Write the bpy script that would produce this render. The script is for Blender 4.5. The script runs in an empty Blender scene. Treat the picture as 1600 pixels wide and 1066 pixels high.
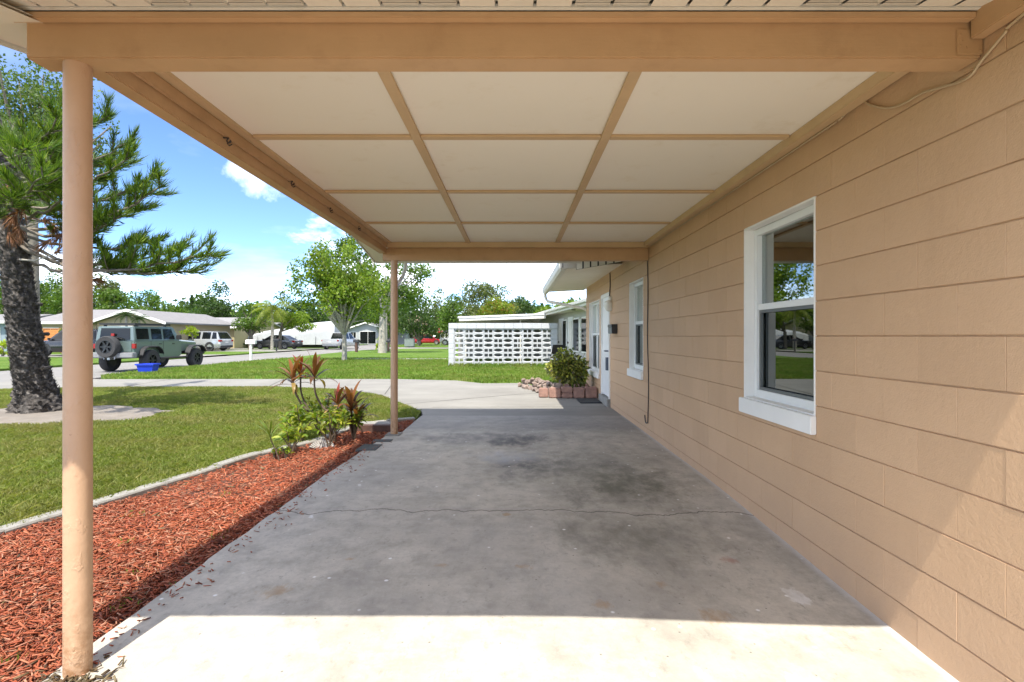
import bpy, bmesh, math, random
import numpy as np
from mathutils import Vector, Matrix
random.seed(7); rng = np.random.default_rng(7)
S = bpy.context.scene
C = S.collection
R = math.radians
# ------------------------------------------------------------------ camera, sky, sun, exposure
H, F, VX, VY = 1.29, 808.0, 804.0, 526.0          # eye height, focal length and vanishing point measured on the photograph
cam = bpy.data.cameras.new('camera'); cam.sensor_width = 36; cam.lens = 36*F/1600
cam.shift_x = -(VX-800)/1600; cam.shift_y = -(533-VY)/1600
cam.clip_start = .05; cam.clip_end = 2000
co = bpy.data.objects.new('camera', cam); C.objects.link(co)
co.location = (0, 0, H); co.rotation_euler = (R(90), 0, 0); S.camera = co

LD = Vector((.06, .539, -1)).normalized()          # the way the sunlight travels
W = bpy.data.worlds.new('World'); S.world = W; W.use_nodes = True
nt = W.node_tree; nt.nodes.clear()
N = nt.nodes.new; L = nt.links.new
wo = N('ShaderNodeOutputWorld'); bg = N('ShaderNodeBackground'); bg.inputs[1].default_value = .09
sky = N('ShaderNodeTexSky'); sky.sky_type = 'NISHITA'; sky.sun_disc = False
sky.sun_elevation = math.asin(-LD.z); sky.sun_rotation = math.atan2(-LD.x, -LD.y)
sky.altitude = 10; sky.air_density = .55; sky.dust_density = .0; sky.ozone_density = 2.5
tc = N('ShaderNodeTexCoord'); sx = N('ShaderNodeSeparateXYZ'); L(tc.outputs['Generated'], sx.inputs[0])
def M(op, a, b=None, nt=nt, clamp=False):
    n = nt.nodes.new('ShaderNodeMath'); n.operation = op; n.use_clamp = clamp
    for i, v in enumerate((a, b)):
        if v is None: continue
        if isinstance(v, (int, float)): n.inputs[i].default_value = v
        else: nt.links.new(v, n.inputs[i])
    return n.outputs[0]
zz = M('ADD', M('MAXIMUM', sx.outputs[2], 0.0), .12)
cb = N('ShaderNodeCombineXYZ'); L(M('DIVIDE', sx.outputs[0], zz), cb.inputs[0]); L(M('DIVIDE', sx.outputs[1], zz), cb.inputs[1])
n1 = N('ShaderNodeTexNoise'); n1.inputs['Scale'].default_value = .62; n1.inputs['Detail'].default_value = 9; n1.inputs['Roughness'].default_value = .58
L(cb.outputs[0], n1.inputs['Vector'])
n2 = N('ShaderNodeTexNoise'); n2.noise_dimensions = '4D'; n2.inputs['W'].default_value = 104.1; n2.inputs['Scale'].default_value = 2.3; n2.inputs['Detail'].default_value = 10; n2.inputs['Roughness'].default_value = .6
mp2 = N('ShaderNodeMapping'); mp2.inputs['Scale'].default_value = (1, 1, 2.4); L(tc.outputs['Generated'], mp2.inputs[0]); L(mp2.outputs[0], n2.inputs['Vector'])
r2 = N('ShaderNodeValToRGB'); r2.color_ramp.elements[0].position = .475; r2.color_ramp.elements[1].position = .63; L(n2.outputs[0], r2.inputs[0])  # cloud cover added all round the sky, mostly out of view, as fill light
rp = N('ShaderNodeValToRGB'); rp.color_ramp.elements[0].position = .50; rp.color_ramp.elements[1].position = .72
L(n1.outputs[0], rp.inputs[0])
# three cumulus puffs the photograph shows, as directions in the sky
puffs = [(398, 275, .050), (370, 268, .025), (792, 432, .075), (760, 428, .055), (850, 448, .07), (820, 440, .05), (412, 452, .030), (700, 425, .04)]
nz = N('ShaderNodeTexNoise'); nz.inputs['Scale'].default_value = 16; nz.inputs['Detail'].default_value = 8; nz.inputs['Roughness'].default_value = .62
L(tc.outputs['Generated'], nz.inputs['Vector'])
acc = None
for px, py, rad in puffs:
    v = Vector(((px-VX)/F, 1, (VY-py)/F)).normalized()
    d = N('ShaderNodeVectorMath'); d.operation = 'DISTANCE'; L(tc.outputs['Generated'], d.inputs[0]); d.inputs[1].default_value = v
    g = M('SUBTRACT', 1.0, M('DIVIDE', d.outputs['Value'], rad))
    acc = g if acc is None else M('MAXIMUM', acc, g)
pm_ = M('MULTIPLY', M('ADD', acc, M('MULTIPLY', M('SUBTRACT', nz.outputs[0], .52), 3.2)), 1.5, clamp=True)
pm_ = M('MULTIPLY', pm_, M('MULTIPLY', M('ADD', acc, .35), 3, clamp=True), clamp=True)
cm = M('MAXIMUM', M('MULTIPLY', rp.outputs[0], .12), M('MAXIMUM', M('MULTIPLY', pm_, .24), r2.outputs[0]))
ti = N('ShaderNodeMixRGB'); ti.blend_type = 'MULTIPLY'; ti.inputs[0].default_value = 1; L(sky.outputs[0], ti.inputs[1]); ti.inputs[2].default_value = (.80, .90, 1.0, 1)
mx = N('ShaderNodeMixRGB'); L(cm, mx.inputs[0]); L(ti.outputs[0], mx.inputs[1]); mx.inputs[2].default_value = (12., 11.8, 11.6, 1)
L(mx.outputs[0], bg.inputs[0]); L(bg.outputs[0], wo.inputs[0])

sl = bpy.data.lights.new('sun', 'SUN'); sl.energy = 2.0; sl.angle = R(.55); sl.color = (1, .94, .84)
so = bpy.data.objects.new('sun', sl); C.objects.link(so); so.rotation_euler = LD.to_track_quat('-Z', 'Y').to_euler(); so.location = (0, -20, 40)
S.view_settings.view_transform = 'Standard'; S.view_settings.look = 'None'; S.view_settings.gamma = 1
S.view_settings.use_curve_mapping = False
S.view_settings.exposure = 2.1
S.cycles.max_bounces = 10; S.cycles.diffuse_bounces = 6; S.cycles.transparent_max_bounces = 12; S.cycles.use_denoising = True

# ------------------------------------------------------------------ helpers
def at(px, py, d): return Vector(((px-VX)*d/F, d, H-(py-VY)*d/F))      # survey: pixel + distance -> point
def gnd(px, py, z=0.): d = F*(H-z)/(py-VY); return Vector(((px-VX)*d/F, d, z))

class MB:
    def __init__(s): s.v = []; s.f = []
    def quad(s, a, b, c, d): i = len(s.v); s.v += [tuple(a), tuple(b), tuple(c), tuple(d)]; s.f.append((i, i+1, i+2, i+3))
    def poly(s, pts): i = len(s.v); s.v += [tuple(p) for p in pts]; s.f.append(tuple(range(i, i+len(pts))))
    def box(s, a, b):
        x0, y0, z0 = [min(a[i], b[i]) for i in range(3)]; x1, y1, z1 = [max(a[i], b[i]) for i in range(3)]
        i = len(s.v)
        s.v += [(x0,y0,z0),(x1,y0,z0),(x1,y1,z0),(x0,y1,z0),(x0,y0,z1),(x1,y0,z1),(x1,y1,z1),(x0,y1,z1)]
        s.f += [tuple(i+k for k in q) for q in ((0,3,2,1),(4,5,6,7),(0,1,5,4),(1,2,6,5),(2,3,7,6),(3,0,4,7))]
        return s
    def loft(s, rings, cap=True, closed=True):
        n = len(rings[0]); i = len(s.v)
        for r in rings: s.v += [tuple(p) for p in r]
        for k in range(len(rings)-1):
            for j in range(n if closed else n-1):
                a = i+k*n+j; b = i+k*n+(j+1) % n
                s.f.append((a, b, b+n, a+n))
        if cap:
            s.f.append(tuple(i+j for j in reversed(range(n)))); s.f.append(tuple(i+(len(rings)-1)*n+j for j in range(n)))
        return s
    def tube(s, pts, rad, n=8, cap=True):
        pts = [Vector(p) for p in pts]
        if isinstance(rad, (int, float)): rad = [rad]*len(pts)
        rings = []; up = None
        for k, p in enumerate(pts):
            t = (pts[min(k+1, len(pts)-1)]-pts[max(k-1, 0)]).normalized()
            if up is None: up = Vector((0, 0, 1)) if abs(t.z) < .9 else Vector((0, 1, 0))
            u = t.cross(up).normalized(); w = u.cross(t).normalized(); up = w
            rings.append([p+(u*math.cos(a)+w*math.sin(a))*rad[k] for a in [2*math.pi*j/n for j in range(n)]])
        return s.loft(rings, cap)
    def lathe(s, prof, axis='z', n=20, c=(0,0,0), cap=True):
        rings = []
        for r, h in prof:
            ring = []
            for j in range(n):
                a = 2*math.pi*j/n
                p = {'z': (r*math.cos(a), r*math.sin(a), h), 'x': (h, r*math.cos(a), r*math.sin(a)), 'y': (r*math.sin(a), h, r*math.cos(a))}[axis]
                ring.append((p[0]+c[0], p[1]+c[1], p[2]+c[2]))
            rings.append(ring)
        return s.loft(rings, cap)
    def prism(s, pts, z0, z1):
        n = len(pts); return s.loft([[(p[0], p[1], z0) for p in pts], [(p[0], p[1], z1) for p in pts]])
    def prism_x(s, pts, x0, x1):   # pts are (y, z)
        return s.loft([[(x0, p[0], p[1]) for p in pts], [(x1, p[0], p[1]) for p in pts]])
    def build(s, name, mat, parent=None, smooth=False, bevel=0, seg=2, kind=None, loc=None, label=None):
        me = bpy.data.meshes.new(name); me.from_pydata(s.v, [], s.f)
        bm = bmesh.new(); bm.from_mesh(me); bmesh.ops.remove_doubles(bm, verts=bm.verts, dist=1e-5) if smooth or bevel else None
        bmesh.ops.recalc_face_normals(bm, faces=bm.faces)
        if bevel: bmesh.ops.bevel(bm, geom=list(bm.edges), offset=bevel, segments=seg, affect='EDGES', clamp_overlap=True)
        if any(len(f.verts) > 4 for f in bm.faces): bmesh.ops.triangulate(bm, faces=[f for f in bm.faces if len(f.verts) > 4])
        bm.to_mesh(me); bm.free()
        if smooth:
            me.shade_smooth()
            me.set_sharp_from_angle(angle=R(40))
        return link(name, me, mat, parent, kind, loc, label)
def link(name, me, mat, parent=None, kind=None, loc=None, label=None):
    o = bpy.data.objects.new(name, me); C.objects.link(o)
    if mat is not None and len(me.materials) == 0: me.materials.append(mat)
    if parent: o.parent = parent
    if kind: o['kind'] = kind
    if loc is not None: o.location = loc
    if label: o['label'] = label
    return o
def tag(o, label, cat, group=None, kind=None):
    o['label'] = label; o['category'] = cat
    if group: o['group'] = group
    if kind: o['kind'] = kind
    return o
def thing(name, label, cat, loc=(0,0,0), rz=0, group=None):
    o = bpy.data.objects.new(name, None); C.objects.link(o); o.location = loc; o.rotation_euler = (0, 0, rz); o.empty_display_size = .1
    return tag(o, label, cat, group)
def copy_tree(o, parent=None):
    c = o.copy(); C.objects.link(c)
    if parent: c.parent = parent
    for ch in list(o.children): copy_tree(ch, c)
    return c
def npmesh(name, V, Fq, mat, parent=None, kind=None, smooth=False):
    """V (n,3) floats, Fq (m,k) ints: fast mesh"""
    me = bpy.data.meshes.new(name); k = Fq.shape[1]
    me.vertices.add(len(V)); me.vertices.foreach_set('co', np.asarray(V, np.float32).ravel())
    me.loops.add(Fq.size); me.loops.foreach_set('vertex_index', np.asarray(Fq, np.int32).ravel())
    me.polygons.add(len(Fq)); me.polygons.foreach_set('loop_start', np.arange(0, Fq.size, k, dtype=np.int32))
    me.update(calc_edges=True); me.validate()
    if smooth: me.shade_smooth()
    return link(name, me, mat, parent, kind)

# ------------------------------------------------------------------ materials
class Mat:
    def __init__(s, name, rough=.6, spec=.5, metal=0):
        s.m = bpy.data.materials.new(name); s.m.use_nodes = True; s.nt = s.m.node_tree
        s.b = s.nt.nodes['Principled BSDF']; s.b.inputs['Roughness'].default_value = rough
        s.b.inputs['Specular IOR Level'].default_value = spec; s.b.inputs['Metallic'].default_value = metal
        s.pos = s.nt.nodes.new('ShaderNodeNewGeometry').outputs['Position']
    def noise(s, scale, detail=4, rough=.55, vec=None, stretch=None, dist=0):
        n = s.nt.nodes.new('ShaderNodeTexNoise'); n.inputs['Scale'].default_value = scale; n.inputs['Detail'].default_value = detail
        n.inputs['Roughness'].default_value = rough; n.inputs['Distortion'].default_value = dist
        v = vec or s.pos
        if stretch:
            mp = s.nt.nodes.new('ShaderNodeMapping'); mp.inputs['Scale'].default_value = stretch; s.nt.links.new(v, mp.inputs[0]); v = mp.outputs[0]
        s.nt.links.new(v, n.inputs['Vector']); return n.outputs[0]
    def ramp(s, fac, stops):
        r = s.nt.nodes.new('ShaderNodeValToRGB'); e = r.color_ramp.elements
        while len(e) < len(stops): e.new(.5)
        for k, (p, c) in enumerate(stops):
            e[k].position = p; e[k].color = (c, c, c, 1) if isinstance(c, (int, float)) else (*c, 1)
        s.nt.links.new(fac, r.inputs[0]); return r.outputs[0]
    def mix(s, fac, a, b, mode='MIX'):
        n = s.nt.nodes.new('ShaderNodeMixRGB'); n.blend_type = mode
        for i, v in ((0, fac), (1, a), (2, b)):
            if isinstance(v, (int, float)): n.inputs[i].default_value = v if i == 0 else (v, v, v, 1)
            elif isinstance(v, tuple): n.inputs[i].default_value = (*v, 1)
            else: s.nt.links.new(v, n.inputs[i])
        return n.outputs[0]
    def math(s, op, a, b=None, clamp=False): return M(op, a, b, nt=s.nt, clamp=clamp)
    def color(s, c):
        if isinstance(c, tuple): s.b.inputs['Base Color'].default_value = (*c, 1)
        else: s.nt.links.new(c, s.b.inputs['Base Color'])
        return s
    def bump(s, h, strength=.3, dist=.01):
        n = s.nt.nodes.new('ShaderNodeBump'); n.inputs['Strength'].default_value = strength; n.inputs['Distance'].default_value = dist
        s.nt.links.new(h, n.inputs['Height']); s.nt.links.new(n.outputs[0], s.b.inputs['Normal']); return s
def paint(name, c, var=.12, scale=3, rough=.6, bs=0, bstr=.2, bdist=.004, metal=0, spec=.5, dirt=None):
    m = Mat(name, rough, spec, metal)
    a = tuple(x*(1-var) for x in c); b = tuple(min(1, x*(1+var)) for x in c)
    col = m.ramp(m.noise(scale, 6, .6), [(.3, a), (.7, b)])
    if dirt: col = m.mix(m.ramp(m.noise(scale*2.3, 8, .65), [(.52, 0.), (.72, dirt[1])]), col, dirt[0])
    m.color(col)
    if bs: m.bump(m.noise(bs, 5, .6), bstr, bdist)
    return m.m
def leafmat(name, cols, trans=.35, rough=.5, patch=None):
    m = Mat(name, rough, .35)
    g = m.nt.nodes.new('ShaderNodeNewGeometry'); rnd = g.outputs['Random Per Island']
    col = m.ramp(rnd, [(i/(len(cols)-1), c) for i, c in enumerate(cols)])
    big = m.ramp(m.noise(.55, 3), [(.35, .78), (.65, 1.15)])
    col = m.mix(1., col, big, 'MULTIPLY')
    if patch: col = m.mix(m.ramp(m.noise(.8, 7, .68), [(.45, 0.), (.63, .8)]), col, patch); col = m.mix(m.ramp(m.noise(2.6, 6, .68), [(.55, 0.), (.72, .6)]), col, tuple(v*.55 for v in patch))
    m.color(col)
    tr = m.nt.nodes.new('ShaderNodeBsdfTranslucent'); tm = m.mix(1., col, (1.25, 1.35, .6), 'MULTIPLY'); m.nt.links.new(tm, tr.inputs[0])
    ms = m.nt.nodes.new('ShaderNodeMixShader'); ms.inputs[0].default_value = trans
    m.nt.links.new(m.b.outputs[0], ms.inputs[1]); m.nt.links.new(tr.outputs[0], ms.inputs[2])
    m.nt.links.new(ms.outputs[0], m.nt.nodes['Material Output'].inputs[0]); return m.m
def glassmat(name, tint=(.75, .82, .78), refl=1.0):
    m = Mat(name); nt = m.nt; nt.nodes.remove(m.b)
    t = nt.nodes.new('ShaderNodeBsdfTransparent'); t.inputs[0].default_value = (*tint, 1)
    g = nt.nodes.new('ShaderNodeBsdfGlossy'); g.inputs['Roughness'].default_value = .015; g.inputs[0].default_value = (.95, 1, .97, 1)
    f = nt.nodes.new('ShaderNodeFresnel'); f.inputs[0].default_value = 1.9
    ms = nt.nodes.new('ShaderNodeMixShader'); nt.links.new(M('MULTIPLY', f.outputs[0], refl, nt=nt, clamp=True), ms.inputs[0])
    nt.links.new(t.outputs[0], ms.inputs[1]); nt.links.new(g.outputs[0], ms.inputs[2]); nt.links.new(ms.outputs[0], nt.nodes['Material Output'].inputs[0])
    return m.m
K = {}
TAN = (.53, .33, .18)
def wallmat():
    m = Mat('tan wall paint', .62, .35)
    col = m.ramp(m.noise(1.3, 6, .6), [(.3, (.53, .345, .205)), (.7, (.585, .385, .23))])
    oi = m.nt.nodes.new('ShaderNodeObjectInfo').outputs['Random']
    col = m.mix(1., col, m.ramp(oi, [(0., (.955, .95, .94)), (1., (1.03, 1.03, 1.03))]), 'MULTIPLY')
    col = m.mix(m.ramp(m.noise(2.2, 8, .7, stretch=(1, 1, .22)), [(.56, 0.), (.75, .35)]), col, (.43, .275, .16))
    col = m.mix(m.ramp(m.noise(9, 6, .7), [(.6, 0.), (.8, .25)]), col, (.40, .25, .14))
    z = m.nt.nodes.new('ShaderNodeSeparateXYZ'); m.nt.links.new(m.pos, z.inputs[0])
    low = m.math('MULTIPLY', m.ramp(z.outputs[2], [(0., 1.), (.5, 0.)]), m.noise(4, 6, .7))
    col = m.mix(m.math('MULTIPLY', low, .5), col, (.36, .25, .18))
    m.color(col)
    h = m.math('ADD', m.noise(38, 6, .62), m.math('MULTIPLY', m.noise(150, 3, .6), .45))
    m.bump(h, .55, .006); return m.m
K['wall'] = wallmat()
def beammat():
    m = Mat('brown tan beam paint', .52, .4)
    col = m.ramp(m.noise(2, 6, .6), [(.3, (.475, .30, .155)), (.7, (.56, .355, .19))])
    col = m.mix(m.ramp(m.noise(4.6, 8, .65), [(.52, 0.), (.75, .4)]), col, (.33, .19, .09))
    col = m.mix(m.ramp(m.noise(26, 6, .75), [(.70, 0.), (.76, .7)]), col, (.20, .11, .05)); m.color(col)
    m.bump(m.math('ADD', m.noise(30, 6, .65, stretch=(.08, .5, 1)), m.math('MULTIPLY', m.noise(70, 4, .6), .4)), .3, .005); return m.m
K['beam'] = beammat()
def postmat():
    m = Mat('post paint', .5, .4); xyz = m.nt.nodes.new('ShaderNodeSeparateXYZ'); m.nt.links.new(m.pos, xyz.inputs[0])
    col = m.ramp(m.noise(5, 6, .6), [(.3, (.50, .325, .20)), (.7, (.56, .365, .23))])
    foot = m.math('MULTIPLY', m.ramp(xyz.outputs[2], [(.0, 1.), (.35, .0)]), m.ramp(m.noise(22, 7, .7), [(.42, 0.), (.62, 1.)]))
    col = m.mix(m.math('MULTIPLY', foot, .75), col, (.24, .105, .03))
    col = m.mix(m.ramp(m.noise(30, 6, .75), [(.68, 0.), (.74, .8)]), col, (.22, .12, .06)); m.color(col)
    chip = m.ramp(m.noise(16, 5, .6, stretch=(1, 1, .7)), [(.55, 0.), (.6, 1.)])
    m.bump(m.math('ADD', m.math('MULTIPLY', chip, .6), m.noise(45, 4, .6)), .5, .004); return m.m
K['post'] = postmat()
def ceilmat():
    m = Mat('cream ceiling panel paint', .65, .3)
    oi = m.nt.nodes.new('ShaderNodeObjectInfo').outputs['Random']
    col = m.ramp(oi, [(0., (.86, .81, .70)), (1., (.93, .88, .765))])
    col = m.mix(m.ramp(m.noise(.8, 7, .6), [(.5, 0.), (.8, .3)]), col, (.80, .745, .61))
    col = m.mix(m.ramp(m.noise(3.1, 8, .7), [(.58, 0.), (.72, .5)]), col, (.76, .68, .52)); m.color(col)
    m.bump(m.math('ADD', m.noise(1.2, 3), m.math('MULTIPLY', m.noise(70, 4, .6, stretch=(1, .25, 1)), .03)), .35, .02); return m.m
K['ceil'] = ceilmat()
K['batten'] = paint('batten paint', (.58, .41, .23), .08, 3, .6, 60, .1, .002)
K['white'] = paint('white trim paint', (.80, .79, .75), .04, 4, .45, 30, .08, .002)
K['whitegrey'] = paint('white aluminium', (.70, .68, .60), .05, 3, .45, 0, dirt=((.42, .38, .28), .35))
K['vinyl'] = paint('white vinyl frame', (.78, .79, .77), .02, 4, .35)
K['screen'] = paint('grey screen frame', (.16, .17, .165), .06, 6, .45, metal=.4)
K['glass'] = glassmat('window glass', (.55, .62, .58), 2.1)
K['glassdark'] = glassmat('screened window glass', (.16, .2, .185), 1.2)
K['carglass'] = paint('dark car glass', (.008, .010, .011), .1, 3, .06, spec=.35)
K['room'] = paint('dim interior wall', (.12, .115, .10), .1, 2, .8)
K['blind'] = paint('window blind slats', (.42, .42, .38), .05, 3, .6)
K['soffit'] = paint('cream soffit', (.78, .73, .62), .04, 2, .55)
K['shingle'] = paint('grey roof shingles', (.26, .25, .24), .2, 8, .9, 40, .4, .01)
K['black'] = paint('black metal', (.018, .018, .019), .2, 6, .4)
K['iron'] = paint('rusty dark metal', (.05, .04, .035), .4, 20, .6)
K['cable'] = paint('tan cable', (.48, .36, .22), .1, 9, .5)
K['chrome'] = paint('frosted lamp', (.75, .73, .66), .03, 3, .2)
K['brownwood'] = paint('dark red brown timber', (.09, .045, .032), .3, 14, .7, 60, .3, .003)
# ------------------------------------------------------------------ ground materials
def concretemat():
    m = Mat('carport concrete', .75, .3)
    xyz = m.nt.nodes.new('ShaderNodeSeparateXYZ'); m.nt.links.new(m.pos, xyz.inputs[0]); x, y = xyz.outputs[0], xyz.outputs[1]
    col = m.ramp(m.noise(.9, 8, .62), [(.3, (.39, .36, .305)), (.5, (.485, .448, .38)), (.7, (.58, .535, .455))])
    col = m.mix(m.ramp(m.noise(5.5, 9, .7), [(.46, 0.), (.7, .7)]), col, (.26, .242, .205))
    col = m.mix(m.ramp(m.noise(1.9, 9, .7, stretch=(1, .7, 1)), [(.47, 0.), (.66, .6)]), col, (.24, .228, .20))
    col = m.mix(m.ramp(m.noise(2.7, 8, .72, stretch=(.8, 1, 1.7)), [(.55, 0.), (.7, .55)]), col, (.60, .565, .49))
    col = m.mix(m.ramp(m.noise(38, 7, .75), [(.48, 0.), (.66, .55)]), col, (.37, .345, .295))
    col = m.mix(m.ramp(m.noise(19, 8, .75, stretch=(1, .6, 1)), [(.55, 0.), (.68, .5)]), col, (.19, .182, .16))
    # broad bluish and tan washes
    col = m.mix(m.ramp(m.noise(.55, 4, .5), [(.45, 0.), (.75, .35)]), col, (.40, .40, .40))
    fineg = m.ramp(m.noise(7, 8, .72, stretch=(1, .6, 1)), [(.36, .35), (.6, 1.)])
    def blob(cx, cy, rx, ry, warp=1.4, soft=.55, ns=3.4):
        u = m.math('DIVIDE', m.math('SUBTRACT', x, cx), rx); v = m.math('DIVIDE', m.math('SUBTRACT', y, cy), ry)
        r = m.math('SQRT', m.math('ADD', m.math('MULTIPLY', u, u), m.math('MULTIPLY', v, v)))
        r = m.math('ADD', r, m.math('MULTIPLY', m.math('SUBTRACT', m.noise(ns, 8, .7, stretch=(1, .55, 1)), .5), warp*1.9))
        return m.math('MULTIPLY', m.ramp(r, [(.25, 1.), (.25+soft*1.4, 0.)]), fineg)
    for (cx, cy, rx, ry, c, a) in [(0.0, 6.45, .42, .48, (.035, .035, .035), 1.), (-.35, 6.6, 1.2, .55, (.13, .13, .13), .7), (.12, 5.2, .5, .55, (.09, .095, .095), .85), (1.0, 4.5, .55, .75, (.09, .09, .06), .8), (.72, 4.9, .7, .8, (.17, .17, .135), .7), (.75, 3.35, .6, .5, (.17, .165, .13), .7), (-.1, 5.55, .45, .35, (.47, .49, .53), .6), (.9, 5.6, .5, .7, (.2, .2, .18), .5)]:
        col = m.mix(m.math('MULTIPLY', blob(cx, cy, rx, ry), a), col, c)
    # rust blotches
    for (cx, cy, r_) in [(-1.22, 2.62, .10), (.05, 2.9, .05), (-.42, 2.92, .045), (.78, 2.75, .06), (-.95, 3.0, .04), (.95, 2.45, .08), (-.05, 3.75, .05), (.42, 2.52, .06)]:
        col = m.mix(m.math('MULTIPLY', blob(cx, cy, r_, r_*.8, 2.2, .5, 13), .6), col, (.36, .22, .09))
    col = m.mix(m.math('MULTIPLY', blob(1.29, 3.07, .08, .06, 1.6, .4, 14), .8), col, (.33, .14, .10))
    # old white paint spills
    for (cx, cy, rx, ry) in [(1.12, 1.98, .16, .14), (.73, 2.02, .05, .09), (1.02, 1.86, .1, .07), (1.31, 2.25, .05, .04), (1.45, 2.7, .10, .12), (-1.45, 3.7, .06, .09), (.6, 1.85, .08, .04), (-1.35, 4.5, .08, .1)]:
        col = m.mix(m.math('MULTIPLY', blob(cx, cy, rx, ry, 2.0, .12, 7), .8), col, (.78, .78, .76))
    # white drips
    v = m.nt.nodes.new('ShaderNodeTexVoronoi'); v.inputs['Scale'].default_value = 7.5; m.nt.links.new(m.pos, v.inputs['Vector'])
    d1 = m.ramp(v.outputs['Distance'], [(.05, 1.), (.10, 0.)]); sep = m.nt.nodes.new('ShaderNodeSeparateColor'); m.nt.links.new(v.outputs['Color'], sep.inputs[0])
    col = m.mix(m.math('MULTIPLY', d1, m.ramp(sep.outputs[0], [(.38, 0.), (.42, .9)])), col, (.80, .80, .78))
    v2 = m.nt.nodes.new('ShaderNodeTexVoronoi'); v2.inputs['Scale'].default_value = 16; m.nt.links.new(m.pos, v2.inputs['Vector'])
    sep2 = m.nt.nodes.new('ShaderNodeSeparateColor'); m.nt.links.new(v2.outputs['Color'], sep2.inputs[0])
    col = m.mix(m.math('MULTIPLY', m.ramp(v2.outputs['Distance'], [(.05, 1.), (.10, 0.)]), m.ramp(sep2.outputs[1], [(.72, 0.), (.76, .8)])), col, (.12, .115, .10))
    # pale lime line along the wall foot
    e = m.math('ADD', x, m.math('MULTIPLY', m.noise(9, 6, .7), .06))
    col = m.mix(m.ramp(m.math('SUBTRACT', e, 1.69), [(.045, 0.), (.09, .75)]), col, (.56, .56, .56))
    # hairline crack right across the slab
    w = m.math('MULTIPLY', m.math('SUBTRACT', m.noise(1.6, 7, .6, stretch=(1, 0, 0)), .5), .55)
    cr = m.math('ABSOLUTE', m.math('SUBTRACT', m.math('ADD', y, w), 3.83))
    xr = m.ramp(x, [(0., 0.), (.02, 1.)])
    crm = m.ramp(cr, [(.003, 1.), (.011, 0.)])
    col = m.mix(m.math('MULTIPLY', crm, .8), col, (.07, .065, .055))
    # shade put into the colour: a darker strip of slab beyond the carport
    t = m.ramp(m.math('ADD', m.math('SUBTRACT', y, 6.95), m.math('MULTIPLY', m.math('SUBTRACT', m.noise(2.2, 7, .65), .5), .9)), [(0., 0.), (.35, .5)])
    t2 = m.ramp(m.math('ADD', m.math('SUBTRACT', y, 8.6), m.math('MULTIPLY', m.math('SUBTRACT', m.noise(2.2, 7, .65), .5), .8)), [(0., 1.), (.4, 0.)])
    col = m.mix(m.math('MULTIPLY', t, t2), col, (.15, .15, .148))
    m.color(col)
    h = m.math('ADD', m.noise(25, 8, .65), m.math('MULTIPLY', m.noise(160, 4, .6), .5)); m.bump(h, .35, .006)
    return m.m
K['slab'] = concretemat()
def drivemat():
    m = Mat('driveway concrete', .8, .25)
    col = m.ramp(m.noise(.7, 8, .62), [(.3, (.20, .19, .168)), (.7, (.26, .25, .222))])
    col = m.mix(m.ramp(m.noise(1.1, 9, .68, stretch=(.5, 1.6, 1)), [(.48, 0.), (.75, .65)]), col, (.16, .153, .137))
    col = m.mix(m.ramp(m.noise(14, 6, .7), [(.55, 0.), (.8, .4)]), col, (.19, .18, .16)); m.color(col)
    m.bump(m.noise(60, 6, .6), .3, .005); return m.m
K['drive'] = drivemat()
def roadmat():
    m = Mat('worn asphalt', .85, .25)
    col = m.ramp(m.noise(.5, 8, .6), [(.3, (.19, .183, .17)), (.7, (.25, .24, .225))])
    col = m.mix(m.ramp(m.noise(30, 5, .7), [(.45, 0.), (.75, .4)]), col, (.18, .175, .165)); m.color(col); m.bump(m.noise(80, 4, .6), .4, .006); return m.m
K['road'] = roadmat()
def turfmat(name, a, b, c):
    m = Mat(name, .9, .1)
    col = m.ramp(m.noise(.45, 7, .62), [(.3, a), (.52, b), (.75, c)])
    col = m.mix(m.ramp(m.noise(6, 7, .7), [(.45, 0.), (.75, .6)]), col, tuple(x*.45 for x in a))
    col = m.mix(m.ramp(m.noise(1.7, 6, .7), [(.62, 0.), (.8, .5)]), col, (.17, .125, .055)); m.color(col)
    m.bump(m.noise(22, 8, .75), 1., .05); return m.m
K['turf'] = turfmat('lawn turf', (.055, .085, .016), (.085, .12, .024), (.12, .145, .035))
K['turf2'] = turfmat('far lawn turf', (.075, .14, .02), (.11, .185, .028), (.15, .19, .045))
K['sand'] = paint('grey sand', (.19, .165, .135), .22, 3, .9, 30, .5, .02, dirt=((.16, .12, .08), .6))
K['soil'] = paint('bed soil', (.13, .05, .028), .3, 8, .9, 40, .6, .02)
K['curb'] = paint('grey concrete edging', (.26, .25, .225), .16, 7, .85, 50, .4, .005, dirt=((.17, .165, .14), .7))

def gridstrip(name, left, right, ys, nx, zf, mat, skirt=.25):
    mb = MB(); n = len(ys); idx = {}
    for j, y in enumerate(ys):
        for i in range(nx+1):
            x = left(y)+(right(y)-left(y))*i/nx; mb.v.append((x, y, zf(x, y)))
    for j in range(n-1):
        for i in range(nx): a = j*(nx+1)+i; mb.f.append((a, a+1, a+nx+2, a+nx+1))
    rim = [i for i in range(nx+1)]+[(j*(nx+1)+nx) for j in range(1, n)]+[(n-1)*(nx+1)+i for i in range(nx-1, -1, -1)]+[j*(nx+1) for j in range(n-2, 0, -1)]
    k = len(mb.v)
    for r in rim: x, y, z = mb.v[r]; mb.v.append((x, y, z-skirt))
    for q in range(len(rim)): a, b = rim[q], rim[(q+1) % len(rim)]; c, d = k+q, k+(q+1) % len(rim); mb.f.append((a, c, d, b))
    return mb.build(name, mat, kind='structure')
EDGE = [(-6, -1.77), (2.17, -1.77), (4.87, -1.765), (6.35, -1.69), (6.7, -1.67), (6.75, -1.52), (8.44, -1.52)]
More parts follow.
